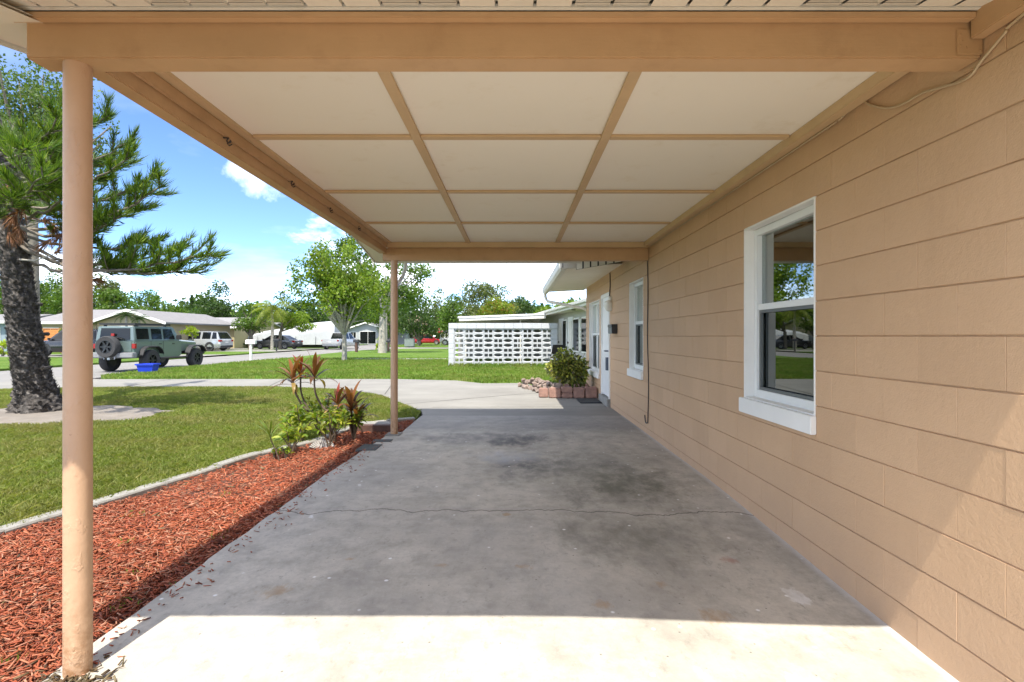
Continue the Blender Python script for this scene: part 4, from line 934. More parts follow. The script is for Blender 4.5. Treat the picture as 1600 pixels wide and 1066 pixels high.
jp('cabin', MB().loft([[(-.77, -.79, 1.225), (-.70, -.73, 1.80), (.70, -.73, 1.80), (.77, -.79, 1.225)], [(-.77, 1.50, 1.225), (-.70, 1.50, 1.82), (.70, 1.50, 1.82), (.77, 1.50, 1.225)], [(-.77, 1.98, 1.225), (-.70, 1.60, 1.80), (.70, 1.60, 1.80), (.77, 1.98, 1.225)]]), JP, bevel=.025)
def jwin(y0, y1, sl=0, nm='window'):
    for s in (-1, 1):
        z0, z1 = 1.29, 1.72; x0, x1 = s*(.765+.006), s*(.705+.012)
        A = [(x0, y0, z0), (x0, y1, z0), (x1, y1-sl, z1), (x1, y0, z1)]; Bk = [(p[0]-s*.03, p[1], p[2]) for p in A]
        jp(nm, MB().loft([Bk, A]), K['carglass'])
jwin(-.66, .02); jwin(.18, .78); jwin(.90, 1.62, .18)
jp('rear_window', MB().loft([[(-.60, -.77, 1.27), (.60, -.77, 1.27), (.56, -.715, 1.73), (-.56, -.715, 1.73)], [(-.60, -.798, 1.27), (.60, -.798, 1.27), (.56, -.752, 1.73), (-.56, -.752, 1.73)]]), K['carglass'])
jp('windshield', MB().loft([[(-.66, 1.96, 1.30), (.66, 1.96, 1.30), (.62, 1.66, 1.75), (-.62, 1.66, 1.75)], [(-.66, 1.985, 1.30), (.66, 1.985, 1.30), (.62, 1.70, 1.75), (-.62, 1.70, 1.75)]]), K['carglass'])
for s in (-1, 1):
    for y, fy in ((.0, 0), (2.95, 1)):
        fl = MB(); rings = []
        for (dy, z) in ((-.62, .70), (-.50, .92), (-.30, 1.02), (.30, 1.03), (.50, .94), (.62, .74)):
            rings.append([(s*.74, y+dy, z-.05), (s*.74, y+dy, z), (s*.98, y+dy, z-.02), (s*.98, y+dy, z-.07)])
        fl.loft(rings); jp('fender', fl, K['trim'], bevel=.012)
        w = wheel(J, s*.80, y, .43, .43, .31, .24, K['rim'])
    jp('tail_light', MB().box((s*.68, -.83, .93), (s*.82, -.74, 1.12)), K['tail'], bevel=.01)
    jp('side_step', MB().tube([(s*.84, .55, .5), (s*.84, 2.35, .5)], .04, 8), K['trim'])
    jp('mirror', MB().box((s*.80, 1.62, 1.27), (s*1.02, 1.70, 1.46)), K['trim'], bevel=.02)
    for y in (.66, 1.48): jp('door_handle', MB().box((s*.785, y-.07, 1.08), (s*.81, y+.07, 1.11)), K['trim'])
    for y in (.10, .84): jp('door_gap', MB().box((s*.781, y-.008, .62), (s*.7935, y+.008, 1.215)), K['trim'])
jp('rear_bumper', MB().prism_x([(-1.02, .58), (-1.02, .76), (-.78, .78), (-.78, .55)], -.86, .86), paint('grey bumper', (.22, .225, .23), .1, 5, .5), bevel=.02)
jp('tow_hitch', MB().box((-.05, -1.12, .50), (.05, -.9, .60)).tube([(-.2, -1.04, .62), (-.2, -1.08, .52)], .02).tube([(.2, -1.04, .62), (.2, -1.08, .52)], .02), K['alloy'])
jp('front_bumper', MB().box((-.85, 3.45, .58), (.85, 3.68, .78)), K['trim'], bevel=.03)
jp('tailgate_panel', MB().box((-.62, -.815, .80), (.66, -.79, 1.21)), JP, bevel=.01)
sw = wheel(J, -.06, -1.05, 1.00, .42, .30, .25, K['rim']); sw.name = 'spare_wheel'; sw.rotation_euler = (0, 0, -math.pi/2)
jp('wheel_carrier', MB().box((-.16, -.92, .86), (.06, -.80, 1.14)), K['trim'])
jp('third_brake_light', MB().box((-.1, -.86, 1.42), (.02, -.82, 1.52)), K['tail'])
jp('rear_wiper', MB().tube([(.3, -.80, 1.30), (-.05, -.79, 1.40)], .012), K['trim'])
rack = MB()
for y in (-.55, -.2, .15, .5, .85, 1.2): rack.box((-.66, y-.03, 1.87), (.66, y+.03, 1.90))
rack.box((-.70, -.68, 1.86), (-.66, 1.42, 1.93)); rack.box((.66, -.68, 1.86), (.70, 1.42, 1.93)); rack.box((-.66, 1.38, 1.86), (.66, 1.42, 1.93)); rack.box((-.66, -.68, 1.86), (.66, -.64, 1.93))
for x in (-.6, .6):
    for y in (-.5, 1.2): rack.box((x-.03, y-.05, 1.79), (x+.03, y+.05, 1.87))
jp('roof_rack', rack, K['trim'])
bt = thing('recycling_bin', 'blue plastic recycling crate standing at the grass edge behind the off-roader', 'crate', (-13.15, 18.55, -.01), .1)
K['blue'] = paint('blue plastic', (.012, .045, .52), .06, 6, .4)
mb = MB(); w0, d0, w1, d1, h = .22, .16, .285, .21, .33
mb.loft([[(-w0, -d0, 0), (w0, -d0, 0), (w0, d0, 0), (-w0, d0, 0)], [(-w1, -d1, h), (w1, -d1, h), (w1, d1, h), (-w1, d1, h)]], cap=False); mb.loft([[(-w1+.01, -d1+.01, h), (w1-.01, -d1+.01, h), (w1-.01, d1-.01, h), (-w1+.01, d1-.01, h)], [(-w0+.01, -d0+.01, .012), (w0-.01, -d0+.01, .012), (w0-.01, d0-.01, .012), (-w0+.01, d0-.01, .012)]], cap=False)
mb.quad((-w0, -d0, .008), (w0, -d0, .008), (w0, d0, .008), (-w0, d0, .008)); mb.build('bin', K['blue'], bt)
mb = MB(); e = .025
for (x0, y0, x1, y1) in ((-w1-e, -d1-e, w1+e, -d1), (-w1-e, d1, w1+e, d1+e), (-w1-e, -d1, -w1, d1), (w1, -d1, w1+e, d1)): mb.box((x0, y0, h-.05), (x1, y1, h))
mb.build('rim', K['blue'], bt)
# ------------------------------------------------------------------ trees
LEAFC = {
 'bright': [(.10, .18, .014), (.15, .24, .018), (.20, .29, .022), (.12, .20, .016), (.25, .31, .035), (.07, .13, .013)],
 'mid': [(.05, .10, .015), (.075, .135, .018), (.10, .165, .022), (.06, .115, .016), (.13, .18, .03)],
 'dark': [(.025, .055, .014), (.04, .08, .018), (.055, .10, .02), (.035, .065, .016), (.075, .115, .025)],
 'olive': [(.06, .085, .028), (.09, .12, .035), (.12, .15, .04), (.07, .09, .03), (.14, .15, .06)],
 'yellow': [(.15, .21, .015), (.22, .28, .02), (.28, .32, .025), (.12, .18, .015)],
 'autumn': [(.09, .14, .014), (.15, .20, .018), (.20, .23, .02), (.22, .12, .03), (.11, .17, .016), (.13, .19, .018)],
 'fine': [(.045, .075, .022), (.07, .115, .03), (.10, .15, .035), (.055, .09, .025), (.13, .17, .045)]}
for k_, v_ in LEAFC.items(): K['leaf_'+k_] = leafmat('foliage '+k_, [tuple(c*(1.25 if k_ != 'bright' else 1) for c in v) for v in v_], .42, .5)
K['bark'] = paint('grey bark', (.17, .145, .115), .3, 9, .9, 25, .8, .02)
K['palebark'] = paint('pale mottled bark', (.34, .31, .26), .3, 5, .85, 18, .5, .01, dirt=((.16, .13, .10), .7))
def quads(name, pts, size, mat, parent, aspect=.62, droop=0.):
    n = len(pts); d = rng.normal(0, 1, (n, 3)); d[:, 2] -= droop; d /= np.linalg.norm(d, axis=1)[:, None]
    s = np.cross(d, rng.normal(0, 1, (n, 3))); s /= np.linalg.norm(s, axis=1)[:, None]
    l = size*rng.uniform(.6, 1.3, n)[:, None]; w = l*aspect*.5; nn = np.cross(d, s)
    V = np.stack([pts, pts+d*l*.45+s*w+nn*l*.10, pts+d*l, pts+d*l*.45-s*w+nn*l*.10], 1).reshape(-1, 3)
    return npmesh(name, V, np.arange(n)[:, None]*4+np.array([[0, 1, 2, 3]]), mat, parent)
def tree(name, label, px, ptop, pbot, phw, d, kind, leaf=None, n=None, base=None, bark='bark', seed=0, trunk_r=None, lean=0, blobs=None, group=None, cat='tree', zg=0, fill=.55, lob=26, drp=.0, flat=.8, lr=(.18, .36), rr_=(.35, .85)):
    """crown measured on the photograph (pixel centre, top, bottom, half width) at distance d"""
    global rng
    keep = rng; rng = np.random.default_rng(1000+seed); random.seed(1000+seed)
    zt, zb = H-(ptop-VY)*d/F, H-(pbot-VY)*d/F; rw = phw*d/F; x = (px-VX)*d/F
    bx = x if base is None else (base-VX)*d/F
    t = thing(name, label, cat, (bx, d, zg), 0, group); o0 = np.array([bx, d, zg])
    c = np.array([x-bx, 0, (zt+zb)/2-zg]); rz_ = (zt-zb)/2
    leaf = leaf or max(.09, d*.0044); 
    cl = []
    for k in range(lob):
        v = rng.normal(0, 1, 3); v /= np.linalg.norm(v); r = rng.uniform(*rr_)
        q = c+v*np.array([rw, rw*.9, rz_])*r; cl.append((q, rng.uniform(*lr)))
    n = n or int(min(16000, 5.2*rw*rz_/(leaf*leaf)*6))
    pts = []
    for q, r in cl:
        m = int(n/len(cl)*(r/.28)**2); v = rng.normal(0, 1, (m, 3)); v /= np.linalg.norm(v, axis=1)[:, None]
        rr = rng.uniform(fill, 1.05, m)[:, None]**.7*(1+.25*np.sin(v[:, :1]*7+q[0]*5)*np.cos(v[:, 1:2]*6+q[2]*3)); pts.append(q+v*rr*r*np.array([rw, rw*.95, rz_*flat])*1.05)
    pts = np.concatenate(pts)
    pts = pts[pts[:, 2]+zg > .15]
    quads('crown', pts, leaf, K['leaf_'+kind], t, droop=drp)
    mb = MB(); tr = trunk_r or max(.06, rw*.045); top = Vector((c[0], 0, c[2]))
    fork = Vector((lean*.3, 0, max(.5, (zb-zg)*.95+.2)))
    mb.tube([(0, 0, -.1), (lean*.1, .02, fork.z*.5), fork], [tr*1.25, tr, tr*.85], 9)
    for k in range(0, len(cl), 2):
        q = Vector(cl[k][0]); mid = fork.lerp(q, .5)+Vector((rng.normal(0, .06)*rw, rng.normal(0, .06)*rw, .10*rz_)); mb.tube([fork, mid, q], [tr*.55, tr*.32, tr*.1], 6)
    mb.build('trunk', K[bark], t, smooth=True)
    rng = keep; return t
# trees from the right to the left, near to far
tree('shade_tree', 'bright green bushy tree on a slim grey trunk, left of the far post', 536, 362, 528, 76, 28, 'bright', .17, 24000, base=538, bark='palebark', seed=1, trunk_r=.125, lob=80, drp=.5, fill=.3, lr=(.11, .27), rr_=(.2, .98))
tree('tall_tree', 'open tree with pale mottled trunk and sparse round leaves behind the far post', 628, 392, 490, 72, 41, 'mid', .24, 5200, base=597, bark='palebark', seed=2, trunk_r=.28, lob=26, fill=.3, lean=.2)
tree('tall_tree', 'darker open tree whose top rises above the bright green tree', 548, 352, 470, 46, 46, 'mid', .26, 4200, base=601, bark='palebark', seed=3, trunk_r=.22, lob=18, fill=.3)
tree('broad_tree', 'large olive green tree rising high above the pierced screen wall', 755, 436, 520, 62, 58, 'olive', seed=4, lob=34)
tree('broad_tree', 'dark dense tree filling the gap right of the far post', 655, 462, 535, 48, 74, 'dark', seed=5, lob=30)
tree('broad_tree', 'yellow and rust tinged tree directly behind the flat white carport roof', 775, 458, 515, 44, 44, 'autumn', seed=6, lob=26)
tree('broad_tree', 'dark green tree to the right of the tall olive one, above the flat white roof', 812, 455, 500, 26, 62, 'dark', seed=7, lob=18)
tree('broad_tree', 'mid green tree standing left of the tall olive one, over the screen wall end', 712, 462, 530, 28, 52, 'mid', seed=8, lob=18)
tree('garden_tree', 'bright yellow green tree peeping between the flat roof and the white eave', 850, 472, 510, 22, 50, 'bright', seed=9, lob=16)
tree('garden_tree', 'small bright tree seen under the white eave behind the neighbouring roof', 893, 462, 500, 24, 46, 'bright', seed=10, lob=16)
tree('broad_tree', 'dark tall tree with uneven top behind the yellow house', 340, 440, 520, 38, 82, 'dark', seed=11, lob=34)
tree('broad_tree', 'dark flat topped tree behind the white tarpaulin cover', 448, 455, 520, 40, 88, 'dark', seed=12, lob=26)
tree('spreading_tree', 'mid green low spreading tree on forked trunks left of the palm', 392, 466, 528, 30, 53, 'mid', seed=13, lob=26, trunk_r=.22)
tree('spreading_tree', 'yellowish spreading branchy tree in front of the white tarpaulin', 462, 480, 520, 34, 53.5, 'bright', seed=14, lob=16, base=438, trunk_r=.18, n=2200)
tree('broad_tree', 'dark tree mass right behind the bright green tree', 560, 455, 530, 50, 92, 'dark', seed=15, lob=26)
tree('broad_tree', 'green rounded tree over the beige gabled house, right of the near post', 178, 446, 505, 34, 64, 'mid', seed=16, lob=26)
tree('broad_tree', 'green tree with pointed top behind the beige gabled house', 232, 452, 505, 34, 70, 'mid', seed=17, lob=26)
tree('broad_tree', 'dark green tree seen between the pine trunk and the near post', 92, 420, 505, 44, 62, 'mid', seed=18, lob=26)
tree('broad_tree', 'dense green tree left of the pine trunk behind its lower branches', 10, 400, 505, 46, 60, 'mid', seed=19, lob=26)
tree('oak_tree', 'very tall fine leaved tree rising behind the pine at the upper left', 50, 50, 340, 112, 31, 'fine', .20, 26000, seed=20, lob=90, lr=(.1, .26), rr_=(.2, .95), fill=.25, trunk_r=.35)
tree('broad_tree', 'mid green bushy tree behind the pine between lawn and houses', 150, 425, 500, 40, 66, 'olive', seed=21, lob=26)
tree('garden_tree', 'small yellow green tree with three stems beside the silver SUV', 301, 508, 528, 17, 43, 'yellow', seed=22, lob=14, trunk_r=.07, fill=.2)
tree('shrub', 'round yellow green bush at the foot of the pale mottled trunk', 596, 527, 547, 11, 46, 'yellow', seed=23, lob=14, cat='bush', fill=.1, leaf=.2)
tree('shrub', 'olive bush in front of the distant beige house', 645, 500, 541, 22, 92, 'olive', seed=24, lob=14, cat='bush')
tree('shrub', 'yellow green bush at the far left beyond the street, left of the pine', 4, 530, 562, 14, 34, 'yellow', seed=25, lob=14, cat='bush', fill=.1)
tree('shrub', 'slim green shrub beside the orange fence', 98, 506, 545, 7, 39, 'mid', seed=26, lob=10, cat='bush', fill=.1)
tree('hedge', 'clipped dark green hedge beyond the silver SUV', 392, 528, 544, 24, 60, 'dark', seed=27, lob=18, cat='hedge', fill=.1)
for i, (px, top, hw, d, kd, lb) in enumerate([(268, 462, 42, 76, 'mid', 'green tree rising behind the leafless grey tree'), (405, 470, 36, 92, 'mid', 'mid green tree filling the gap behind the palm'), (500, 466, 44, 96, 'dark', 'dark tree behind the tarpaulin left of the bright green tree'), (610, 438, 40, 84, 'mid', 'green tree behind the mottled trunk beyond the bungalow'), (692, 452, 34, 88, 'olive', 'olive tree over the teal windowed house'), (735, 462, 30, 70, 'mid', 'mid green tree peeping over the left end of the screen wall cap'), (862, 470, 40, 78, 'mid', 'green tree far behind the neighbouring white eave'), (320, 474, 34, 98, 'dark', 'low dark tree at the foot of the conifer spire'), (60, 440, 60, 80, 'dark', 'dark tree far behind the orange fence'), (140, 455, 44, 84, 'dark', 'dark tree behind the near post over the ranch roof')]):
    tree('broad_tree', lb, px, top, 530, hw, d, kd, seed=60+i, lob=26)
# conifer spire far off
t = thing('conifer', 'tiny dark conifer spire on the skyline beside the dark tall tree', 'tree', (at(300, 540, 120)[0], 120, 0))
pts = []
for k in range(26):
    z = 3+8.0*k/26; r = 1.5*(1-k/27); m = 70; a = rng.uniform(0, 6.28, m); rr = r*np.sqrt(rng.uniform(.1, 1, m)); pts.append(np.stack([rr*np.cos(a), rr*np.sin(a), z-rr*.25+rng.uniform(-.1, .1, m)], 1))
quads('crown', np.concatenate(pts), .42, K['leaf_dark'], t, .4); MB().tube([(0, 0, 0), (0, 0, 11)], [.25, .05], 6).build('trunk', K['bark'], t)
# palm
def palm(name, label, px, pc, pb, d, nf, fl, tr, mat, seed, droopy=1., hh=None):
    random.seed(seed); x = (px-VX)*d/F; zc = H-(pc-VY)*d/F
    t = thing(name, label, 'palm', (x, d, 0)); MB().tube([(0, 0, -.1), (.05, 0, zc*.5), (0, 0, zc)], [tr*1.3, tr, tr*.8], 8).build('trunk', K['palebark'], t, smooth=True)
    for k in range(nf):
        a = k*2.4+random.uniform(-.2, .2); el = 1.25-1.5*(k/nf)*droopy; L_ = fl*random.uniform(.85, 1.1); mb = MB(); p = Vector((0, 0, zc)); pts = [p.copy()]; e = el
        for i in range(10): p = p+Vector((math.cos(a)*math.cos(e), math.sin(a)*math.cos(e), math.sin(e)))*L_/10; e -= .17*droopy; pts.append(p.copy())
        mb.tube(pts, [.022*(1-i/11) + .004 for i in range(11)], 4)
        for i in range(2, 20):
            u = i/2; j = int(u); f = u-j; q = pts[j].lerp(pts[min(j+1, 10)], f); tn = (pts[min(j+1, 10)]-pts[j if j < 10 else 9]).normalized(); sd = tn.cross(Vector((0, 0, 1))).normalized(); ll = L_*.30*math.sin(math.pi*(.12+.8*i/20))
            for s in (-1, 1):
                dv = (sd*s+tn*.7+Vector((0, 0, -.55))).normalized(); w = tn*.028*fl/2; mb.quad(q-w, q+w, q+dv*ll+w*.2, q+dv*ll-w*.2)
        mb.build('frond', mat, t)
K['frond'] = leafmat('palm frond', [(.16, .21, .02), (.22, .26, .025), (.12, .17, .02)], .35, .45)
K['frondg'] = leafmat('green frond', [(.06, .11, .015), (.09, .15, .02)], .35, .45)
palm('palm_tree', 'yellow green palm tree standing before the dark grey sedan', 425, 484, 546, 51.5, 24, 2.5, .14, K['frond'], 1)
palm('yucca_palm', 'small bent yucca palm in front of the beige gable', 197, 494, 545, 38, 16, .9, .09, K['frondg'], 2)
palm('yucca_palm', 'lower leafy yucca palm just right of the bent one', 217, 499, 545, 38.5, 16, .8, .09, K['frondg'], 3)
# bare tree
t = thing('bare_tree', 'leafless grey tree with a dense haze of twigs behind the off-roader', 'tree', (at(268, 545, 48)[0], 48, 0)); mb = MB(); random.seed(8)
def br(p, d, l, r, lev):
    q = p+d*l; m = p.lerp(q, .5)+Vector((random.gauss(0, .05), random.gauss(0, .05), 0))*l; mb.tube([p, m, q], [r, r*.85, r*.65], 5 if lev < 3 else 3, False)
    if lev == 5: return
    for k in range(3 if lev else 5):
        v = (d+Vector((random.gauss(0, .55), random.gauss(0, .55), random.gauss(.02, .4)))).normalized(); br(q if random.random() < .7 else m, v, l*random.uniform(.6, .85), max(.008, r*.58), lev+1)
br(Vector((0, 0, 0)), Vector((0, 0, 1)), .9, .11, 0); mb.build('branches', paint('grey twigs', (.30, .265, .23), .2, 5, .9), t)
# far tree belt that closes the horizon
m_ = 34000; xx = rng.uniform(-330, 210, m_); 
yy = 150+rng.uniform(0, 16, m_)+np.abs(xx+30)*.10; hh = 9.0+2.6*np.sin(xx*.11)+1.8*np.sin(xx*.31+1)+1.0*np.sin(xx*.83)
pts = np.stack([xx, yy, hh*rng.uniform(0, 1, m_)**.6], 1); o = quads('distant_woods', pts, 1.7, K['leaf_dark'], None, .8); tag(o, 'distant dark green belt of trees closing the horizon', 'woods', kind='stuff')

# ------------------------------------------------------------------ the pine
def pinemat():
    m = Mat('pine bark', .9, .15)
    v = m.nt.nodes.new('ShaderNodeTexVoronoi'); v.inputs['Scale'].default_value = 17; mp = m.nt.nodes.new('ShaderNodeMapping'); mp.inputs['Scale'].default_value = (1, 1, .8); m.nt.links.new(m.pos, mp.inputs[0]); m.nt.links.new(mp.outputs[0], v.inputs[0])
    col = m.ramp(m.noise(9, 8, .7), [(.3, (.075, .066, .058)), (.5, (.17, .152, .135)), (.72, (.40, .365, .325))])
    col = m.mix(m.ramp(v.outputs['Distance'], [(.0, .0), (.6, .6)]), col, (.03, .026, .023)); m.color(col)
    m.bump(m.math('ADD', m.noise(22, 8, .75), m.math('MULTIPLY', v.outputs['Distance'], -.9)), 1., .05); return m.m
K['pinebark'] = pinemat()
PD = 9.1
pine = thing('pine_tree', 'big dark barked pine with long needle branches leaning at the left of the lawn', 'tree', (at(52, 640, PD)[0], PD, 0)); PO = Vector(pine.location)
random.seed(31)
path = [(64, 655), (63, 640), (60, 622), (54, 600), (47, 570), (41, 535), (34, 490), (28, 440), (20, 390), (12, 340), (3, 290), (-8, 240), (-22, 170), (-36, 90), (-50, 0), (-60, -120), (-66, -260), (-70, -420)]
rad = [.48, .39, .32, .283, .264, .25, .235, .222, .222, .21, .2, .19, .175, .155, .13, .1, .07, .03]
ctr = [at(px, py, PD)-PO for px, py in path]
rad = [q*.92 for q in rad]; fine = smoothpts(ctr, 8); rf = []
for i in range(len(fine)):
    u = i/8; k = min(int(u), len(rad)-2); rf.append(rad[k]+(rad[k+1]-rad[k])*(u-k))
mbt = MB(); rings = []; NS = 40
for i, p in enumerate(fine):
    ring = []
    for j in range(NS):
        a = 2*math.pi*j/NS; h = i*.7
        k = 1+.045*math.sin(a*9+h*1.3)+.04*math.sin(a*17-h*2.1)+random.uniform(-.05, .05)
        if p.z < .5: k *= 1+(.5-p.z)*.5*(.5+.5*math.sin(a*5+1))
        ring.append((p.x+math.cos(a)*rf[i]*k, p.y+math.sin(a)*rf[i]*k, p.z+random.uniform(-.02, .02)))
    rings.append(ring)
mbt.loft(rings); mbt.build('trunk', K['pinebark'], pine, smooth=True)
# flakes of loose bark standing off the trunk
fl = MB()
for k in range(2600):
    i = int(random.triangular(2, 92, 30)); p = fine[i]; a = random.uniform(0, 6.283); r = rf[i]*1.0; s = random.uniform(.02, .055); n_ = Vector((math.cos(a), math.sin(a), 0)); tq = Vector((-n_.y, n_.x, 0)); c = p+n_*r+Vector((0, 0, random.uniform(-.08, .08)))
    u = Vector((0, 0, 1))*s*random.uniform(.6, 1.4)+n_*s*.7; fl.quad(c-tq*s*.6-u*.3, c+tq*s*.7-u*.3, c+tq*s*.4+u, c-tq*s*.5+u)
fo = fl.build('bark_flakes', K['pinebark'], pine, kind='stuff')
# knots and stubs
for (px, py, dx) in ((63, 522, .35), (40, 555, .0), (52, 475, .25), (20, 478, -.2), (66, 575, .3), (64, 640, .3), (8, 435, -.1)):
    c = at(px, py, PD-.24)-PO; MB().tube([c+Vector((0, .15, 0)), c, c+Vector((dx*.25, -.08, .03))], [.034, .028, .016], 7).build('stub', K['pinebark'], pine, smooth=True)
K['needle'] = leafmat('pine needles', [(.05, .10, .016), (.075, .145, .02), (.12, .20, .022), (.18, .26, .026), (.06, .115, .018), (.09, .16, .02), (.22, .27, .04)], .38, .45)
K['deadneedle'] = leafmat('dead pine needles', [(.22, .10, .05), (.30, .15, .08), (.16, .07, .04)], .2, .7)
tufts = []; dead = []; bm_ = MB()
def pine_branch(p0, p1, sag, tip_up, ntw, r0=.035, dens=1., leafstart=.35):
    p0, p1 = Vector(p0), Vector(p1); n = 12; P = []
    for i in range(n+1):
        u = i/n; P.append(p0.lerp(p1, u)+Vector((0, 0, -sag*math.sin(math.pi*u**.8)+tip_up*max(0, u-.6)**2*3))+Vector((random.gauss(0, .02), random.gauss(0, .02), random.gauss(0, .02))))
    bm_.tube(P, [r0*(1-.8*i/n)+.005 for i in range(n+1)], 6, False)
    L_ = (p1-p0).length
    for k in range(ntw):
        u = leafstart+(1-leafstart)*(k+random.random())/ntw; j = min(int(u*n), n-1); q = P[j].lerp(P[j+1], u*n-j); tg = (P[j+1]-P[j]).normalized()
        sd = tg.cross(Vector((0, 0, 1))).normalized()*random.choice((-1, 1)); dv = (tg*random.uniform(.5, 1.1)+sd*random.uniform(.3, 1.)+Vector((0, 0, random.uniform(-.15, .55)))).normalized(); l = L_*random.uniform(.10, .24)*(1.15-u*.5)
        q1 = q+dv*l*.5+Vector((0, 0, -.03*l)); q2 = q+dv*l+Vector((0, 0, .12*l)); bm_.tube([q, q1, q2], [.010, .008, .005], 4, False)
        for s_ in np.arange(.35, 1.01, .30): tufts.append((q.lerp(q2, s_) if s_ < .9 else q2, (dv+Vector((0, 0, .55*s_))).normalized(), random.uniform(.8, 1.1)))
    tufts.append((P[-1], (P[-1]-P[-3]).normalized(), 1.1)); tufts.append((P[-2], (P[-1]-P[-3]).normalized(), 1.))
def trunk_at(py):
    for (a, ya), (b, yb) in zip(path, path[1:]):
        if yb <= py <= ya: return at(a+(b-a)*(ya-py)/(ya-yb), py, PD)
    return at(-15, py, PD)
# branches that show on the photograph: start height, end pixel, end distance, sag, lift, twigs
for (y0, ex, ey, de, sag, up, tw) in [
    (372, 328, 402, 8.6, .42, .16, 26), (366, 300, 428, 8.9, .30, .10, 20), (380, 285, 392, 9.3, .32, .10, 18), (360, 248, 380, 9.6, .2, .12, 16), (345, 250, 300, 8.7, .30, .2, 18), (330, 230, 330, 9.4, .2, .15, 16), (318, 246, 285, 9.2, .22, .22, 16),
    (300, 205, 255, 8.8, .2, .15, 14), (285, 202, 228, 9.4, .12, .2, 14), (270, 208, 245, 9.9, .15, .15, 12), (250, 170, 190, 9.0, .1, .2, 12), (395, 200, 415, 9.6, .2, .1, 16), (350, 190, 350, 8.4, .2, .2, 14),
    (330, 120, 300, 7.6, .2, .2, 16), (300, 60, 290, 7.0, .15, .2, 16), (300, 95, 235, 7.8, .15, .25, 14), (260, 90, 200, 7.4, .1, .25, 14), (240, 110, 190, 8.2, .1, .2, 9), (220, 40, 240, 7.0, .1, .2, 12), (280, 20, 320, 7.2, .2, .2, 14),
     (320, -60, 330, 7.5, .2, .2, 14), (260, -80, 250, 7.4, .2, .2, 14), (350, -90, 380, 9.5, .3, .2, 14), (380, -60, 400, 10.4, .3, .1, 12), (330, 80, 330, 10.8, .2, .2, 14), (290, 120, 280, 11.0, .2, .2, 14), (230, 100, 200, 10.8, .2, .2, 14),
    (250, 20, 200, 11.2, .2, .2, 12), (80, -60, 40, 8.6, .1, .2, 10), (150, -90, 110, 9.0, .1, .2, 10), (-160, -60, -280, 9.0, .1, .2, 8), (-200, -50, -300, 9.2, .1, .2, 8)]:
    p1 = at(ex, ey, de); pine_branch(trunk_at(y0)-PO, p1-PO, sag, up, max(6, int(tw*.72)), r0=.03, leafstart=.42)
for (y0, ex, ey, de) in ((395, 150, 440, 9.4), (405, 90, 395, 8.4), (350, 70, 345, 8.0), (330, 108, 345, 8.7), (385, 30, 330, 8.3)):       # bare dead boughs
    a, b = trunk_at(y0)-PO, at(ex, ey, de)-PO; MB().tube([a, a.lerp(b, .5)+Vector((0, 0, -.08)), b], [.02, .014, .006], 5).build('dead_bough', K['palebark'], pine); dead.append((b, (b-a).normalized()))
for (px, py, d) in ((20, 345, 8.4), (28, 362, 8.4), (18, 372, 8.5), (92, 372, 8.5), (86, 360, 8.5), (70, 382, 8.6), (8, 300, 8.5), (96, 330, 8.8), (30, 335, 8.5)):
    dead.append((at(px, py, d)-PO, Vector((random.gauss(0, .3), -.2, -1)).normalized()))
o = bm_.build('branches', K['bark'], pine, smooth=True); o['kind'] = 'stuff'
def needle_mesh(name, T, per, ln, wd, mat, spread, curl=.35):
    c = np.array([t[0] for t in T]); d = np.array([t[1] for t in T]); sc = np.array([t[2] if len(t) > 2 else 1. for t in T])
    c = np.repeat(c, per, 0); d = np.repeat(d, per, 0); sc = np.repeat(sc, per); n = len(c)
    back = rng.uniform(0, .14, n)[:, None]; v = d+rng.normal(0, spread, (n, 3)); v[:, 2] += .12; v /= np.linalg.norm(v, axis=1)[:, None]
    s = np.cross(v, rng.normal(0, 1, (n, 3))); s /= np.linalg.norm(s, axis=1)[:, None]; l = (ln*rng.uniform(.7, 1.15, n)*sc)[:, None]
    p = c-d*back; m = p+v*l*.55; tp = m+(v*.6+d*.4)*l*.5+np.array([0, 0, curl])*l*.18; w = wd*.5
    V = np.stack([p-s*w, p+s*w, m+s*w, tp, m-s*w], 1).reshape(-1, 3)
    return npmesh(name, V, np.arange(n)[:, None]*5+np.array([[0, 1, 2, 3, 4]]), mat, pine)
o = needle_mesh('needles', tufts, 34, .22, .008, K['needle'], .40); o['kind'] = 'stuff'
o = needle_mesh('dead_needles', dead, 60, .24, .008, K['deadneedle'], .35, -.6); o['kind'] = 'stuff'
print('pine tufts', len(tufts))
# ------------------------------------------------------------------ pierced screen wall of the neighbouring house
sw_ = thing('screen_wall', 'white pierced block screen wall with oval and square holes on the far lawn', 'wall', (-.48, 22, 0))
K['wblock'] = paint('white painted block', (.46, .47, .485), .05, 5, .6, 40, .2, .004, dirt=((.40, .40, .38), .35))
def oval_mesh(w, h, dp):
    n = 20; V = []; rect = []; ell = []; lip = []
    for j in range(n):
        a = 2*math.pi*(j+.5)/n; c, s = math.cos(a), math.sin(a); k = min(w/2/abs(c) if abs(c) > 1e-6 else 9, h/2/abs(s) if abs(s) > 1e-6 else 9)
        rect.append((c*k, s*k))
    best = {}
    for cx, cy in ((w/2, h/2), (-w/2, h/2), (-w/2, -h/2), (w/2, -h/2)):
        j = min(range(n), key=lambda j: (rect[j][0]-cx)**2+(rect[j][1]-cy)**2); rect[j] = (cx, cy)
    for j in range(n): a = 2*math.pi*(j+.5)/n; lip.append((math.cos(a)*w*.47, math.sin(a)*h*.42)); ell.append((math.cos(a)*w*.415, math.sin(a)*h*.31))
    mb = MB(); R_ = lambda P, y: [(p[0], y, p[1]) for p in P]
    mb.loft([R_(rect, dp), R_(rect, 0), R_(lip, 0.0), R_([(p[0]*.985, p[1]*.96) for p in lip], .022), R_(ell, .03), R_(ell, dp), R_(rect, dp)], cap=False); return mb
